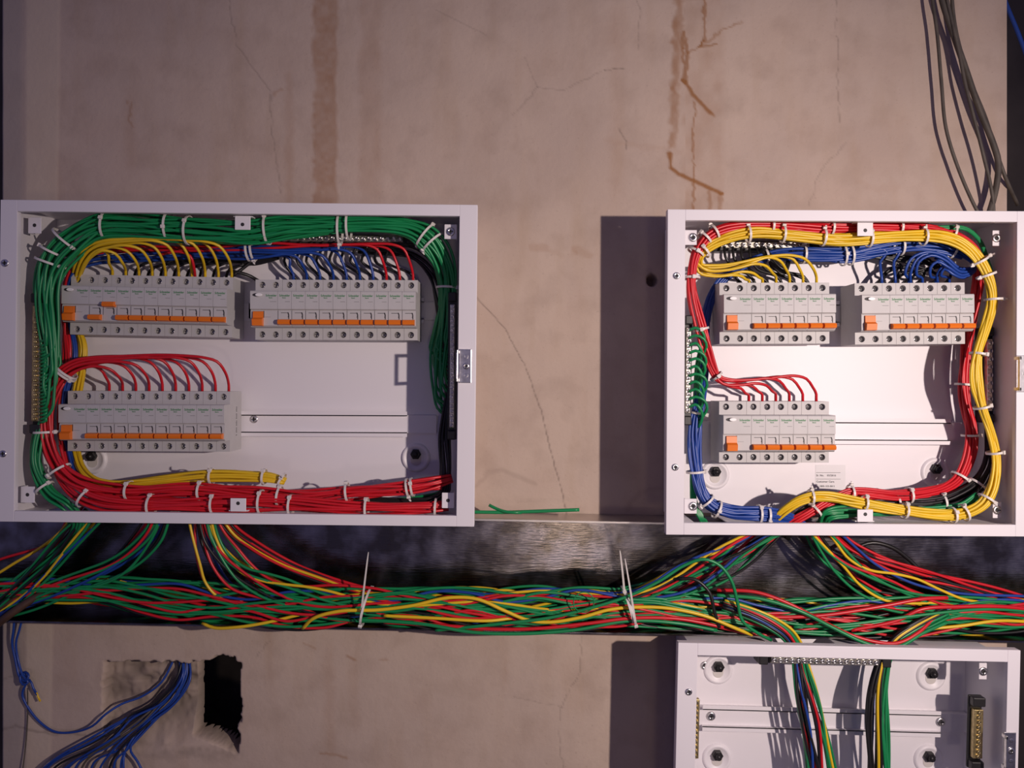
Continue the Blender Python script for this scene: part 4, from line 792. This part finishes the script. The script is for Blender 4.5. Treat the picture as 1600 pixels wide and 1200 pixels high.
# ------------------------------------------------------------------ cable ties   (px, py, d, direction of the bundle, half width, half depth, head angle, tail)
ties('on the green bundle inside the left box', [(80, 411, 88, -70, 22, 15, 150, 0), (84, 393, 88, -62, 18, 15, 30, 0), (105, 375, 88, -48, 24, 15, 140, 0), (167, 352, 86, 5, 20, 15, 70, 0), (264, 354, 86, 2, 20, 15, 100, 0), (295, 360, 86, 4, 20, 15, 60, 0), (418, 359, 86, -3, 21, 15, 40, 0), (531, 358, 84, 0, 22, 14, 170, 8), (545, 353, 86, 0, 20, 15, 15, 0), (664, 369, 81, 38, 20, 15, 20, 0), (676, 380, 78, 48, 20, 15, 150, 8, 60), (699, 450, 53, 92, 15, 15, 30, 0)])
ties("on the left box's blue bundle", [(389, 391, 62, -4, 15, 12, 30, 6), (396, 390, 62, -4, 15, 12, 170, 7, 60)])
ties("on the left box's upright red bundle", [(103, 579, 84, -48, 17, 12, 60, 0), (101, 583, 84, -48, 17, 12, 150, 0), (72, 675, 86, -92, 15, 12, 160, 0), (92, 736, 88, -125, 17, 12, 60, 0)], 'top')
ties('on the upper red strand inside the left box', [(203, 767, 88, 0, 13, 13, 40, 0), (315, 767, 88, 0, 13, 13, 30, 0), (437, 775, 88, 5, 13, 13, 20, 0), (543, 769, 88, -6, 13, 12, 15, 0), (637, 762, 84, -9, 12, 12, 160, 7, 50), (644, 761, 84, -9, 12, 12, 60, 0)])
ties('on the lower red strand inside the left box', [(132, 778, 93, 30, 13, 12, 30, 0), (237, 789, 94, 0, 14, 13, 20, 0), (335, 787, 94, 0, 14, 13, 40, 0), (408, 784, 94, 2, 16, 13, 40, 0), (455, 789, 94, 2, 14, 13, 40, 0), (573, 793, 92, 0, 13, 12, 30, 0), (681, 793, 82, 2, 12, 12, 160, 0)])
ties("on the left box's low yellow strand", [(331, 744, 78, 0, 10, 9, 40, 9, -85), (413, 745, 78, 4, 10, 9, 40, 0), (440, 751, 78, 25, 10, 9, 60, 7, -30)])
ties('on the green wires in the lower left corner of the left box', [(70, 762, 90, 50, 12, 10, 30, 0)])
ties("on the right box's top red bundle", [(1087, 394, 93, -60, 11, 10, 90, 0), (1101, 372, 92, -45, 11, 10, 40, 0), (1116, 363, 92, -30, 11, 10, 10, 5), (1205, 353, 90, 0, 10, 10, 15, 0), (1298, 356, 88, 0, 10, 10, 10, 5), (1404, 356, 86, 0, 10, 10, 10, 0), (1486, 366, 82, 20, 10, 10, 40, 0), (1532, 405, 76, 65, 10, 10, 30, 6)])
ties("on the right box's top yellow bundle", [(1100, 392, 93, -40, 10, 9, 60, 0), (1169, 366, 96, -5, 11, 9, 15, 0), (1223, 366, 96, 2, 11, 9, 20, 0), (1286, 371, 96, 4, 11, 9, 15, 4), (1358, 373, 96, 0, 11, 9, 40, 0), (1443, 370, 96, 0, 11, 9, 15, 4), (1530, 408, 96, 60, 11, 9, 170, 6)])
ties("on the right box's upright yellow bundle", [(1541, 430, 96, 70, 12, 9, 160, 8), (1552, 468, 96, 88, 10, 9, 10, 7, 0), (1528, 553, 96, 100, 9, 9, 60, 0), (1534, 636, 96, 75, 9, 9, 30, 0), (1554, 707, 96, 80, 9, 9, 60, 0), (1541, 779, 97, 125, 10, 9, 40, 0)], 'top')
ties("on the right box's bottom yellow bundle", [(1267, 777, 95, 0, 10, 9, 15, 7, -110), (1350, 786, 98, 8, 10, 9, 30, 0), (1413, 798, 99, 8, 10, 9, 30, 0), (1488, 805, 99, -2, 10, 9, 60, 0), (1506, 801, 99, -20, 11, 9, 30, 6)])
ties("on the right box's left red bundle", [(1081, 434, 94, 92, 10, 9, 90, 0), (1095, 515, 92, 75, 10, 9, 100, 0), (1119, 588, 86, 50, 8, 9, 90, 0)], 'top')
ties("on the right box's shaded red bundle", [(1507, 601, 54, 95, 11, 10, 60, 0), (1517, 680, 57, 88, 11, 10, 60, 0), (1500, 745, 65, 125, 11, 10, 60, 0)], 'top')
ties("on the right box's bottom red bundle", [(1274, 797, 84, -38, 10, 10, 30, 0), (1329, 770, 84, 0, 10, 10, 10, 6, -110), (1420, 774, 79, 0, 10, 10, 40, 0)])
ties("on the right box's upper blue bundle", [(1196, 401, 56, -10, 10, 10, 10, 5), (1255, 397, 61, 0, 12, 10, 20, 0), (1317, 399, 66, -4, 14, 11, 90, 0), (1328, 398, 66, -6, 14, 11, 15, 5), (1406, 384, 70, -6, 13, 11, 60, 7), (1488, 391, 73, 18, 11, 10, 40, 0)])
ties("on the right box's left blue bundle", [(1090, 646, 82, 100, 11, 10, 20, 0), (1087, 737, 87, 85, 12, 10, 30, 0), (1103, 783, 90, 50, 12, 11, 150, 0), (1120, 796, 90, 25, 12, 11, 90, 0), (1186, 803, 89, 2, 12, 11, 40, 0), (1199, 805, 88, 4, 12, 11, 120, 6)], 'top')
ties("on the right box's black bunch", [(1526, 757, 71, 130, 13, 11, 40, 0), (1471, 784, 76, 175, 11, 11, 150, 5), (1399, 785, 76, 180, 10, 11, 30, 0)], 'right')
tie(573, 947, 56, 13, 28, 32, 'long white cable tie on the tray bundle below the left box', 140, 122, tail_ang=-81)
tie(983, 947, 56, -16, 28, 32, 'white cable tie on the tray bundle left of the right box', 140, 112, tail_ang=-101)
tie(980, 944, 60, -16, 26, 28, 'second white tie strap crossing just behind the one left of the right box', 30, 68, tail_ang=-98)
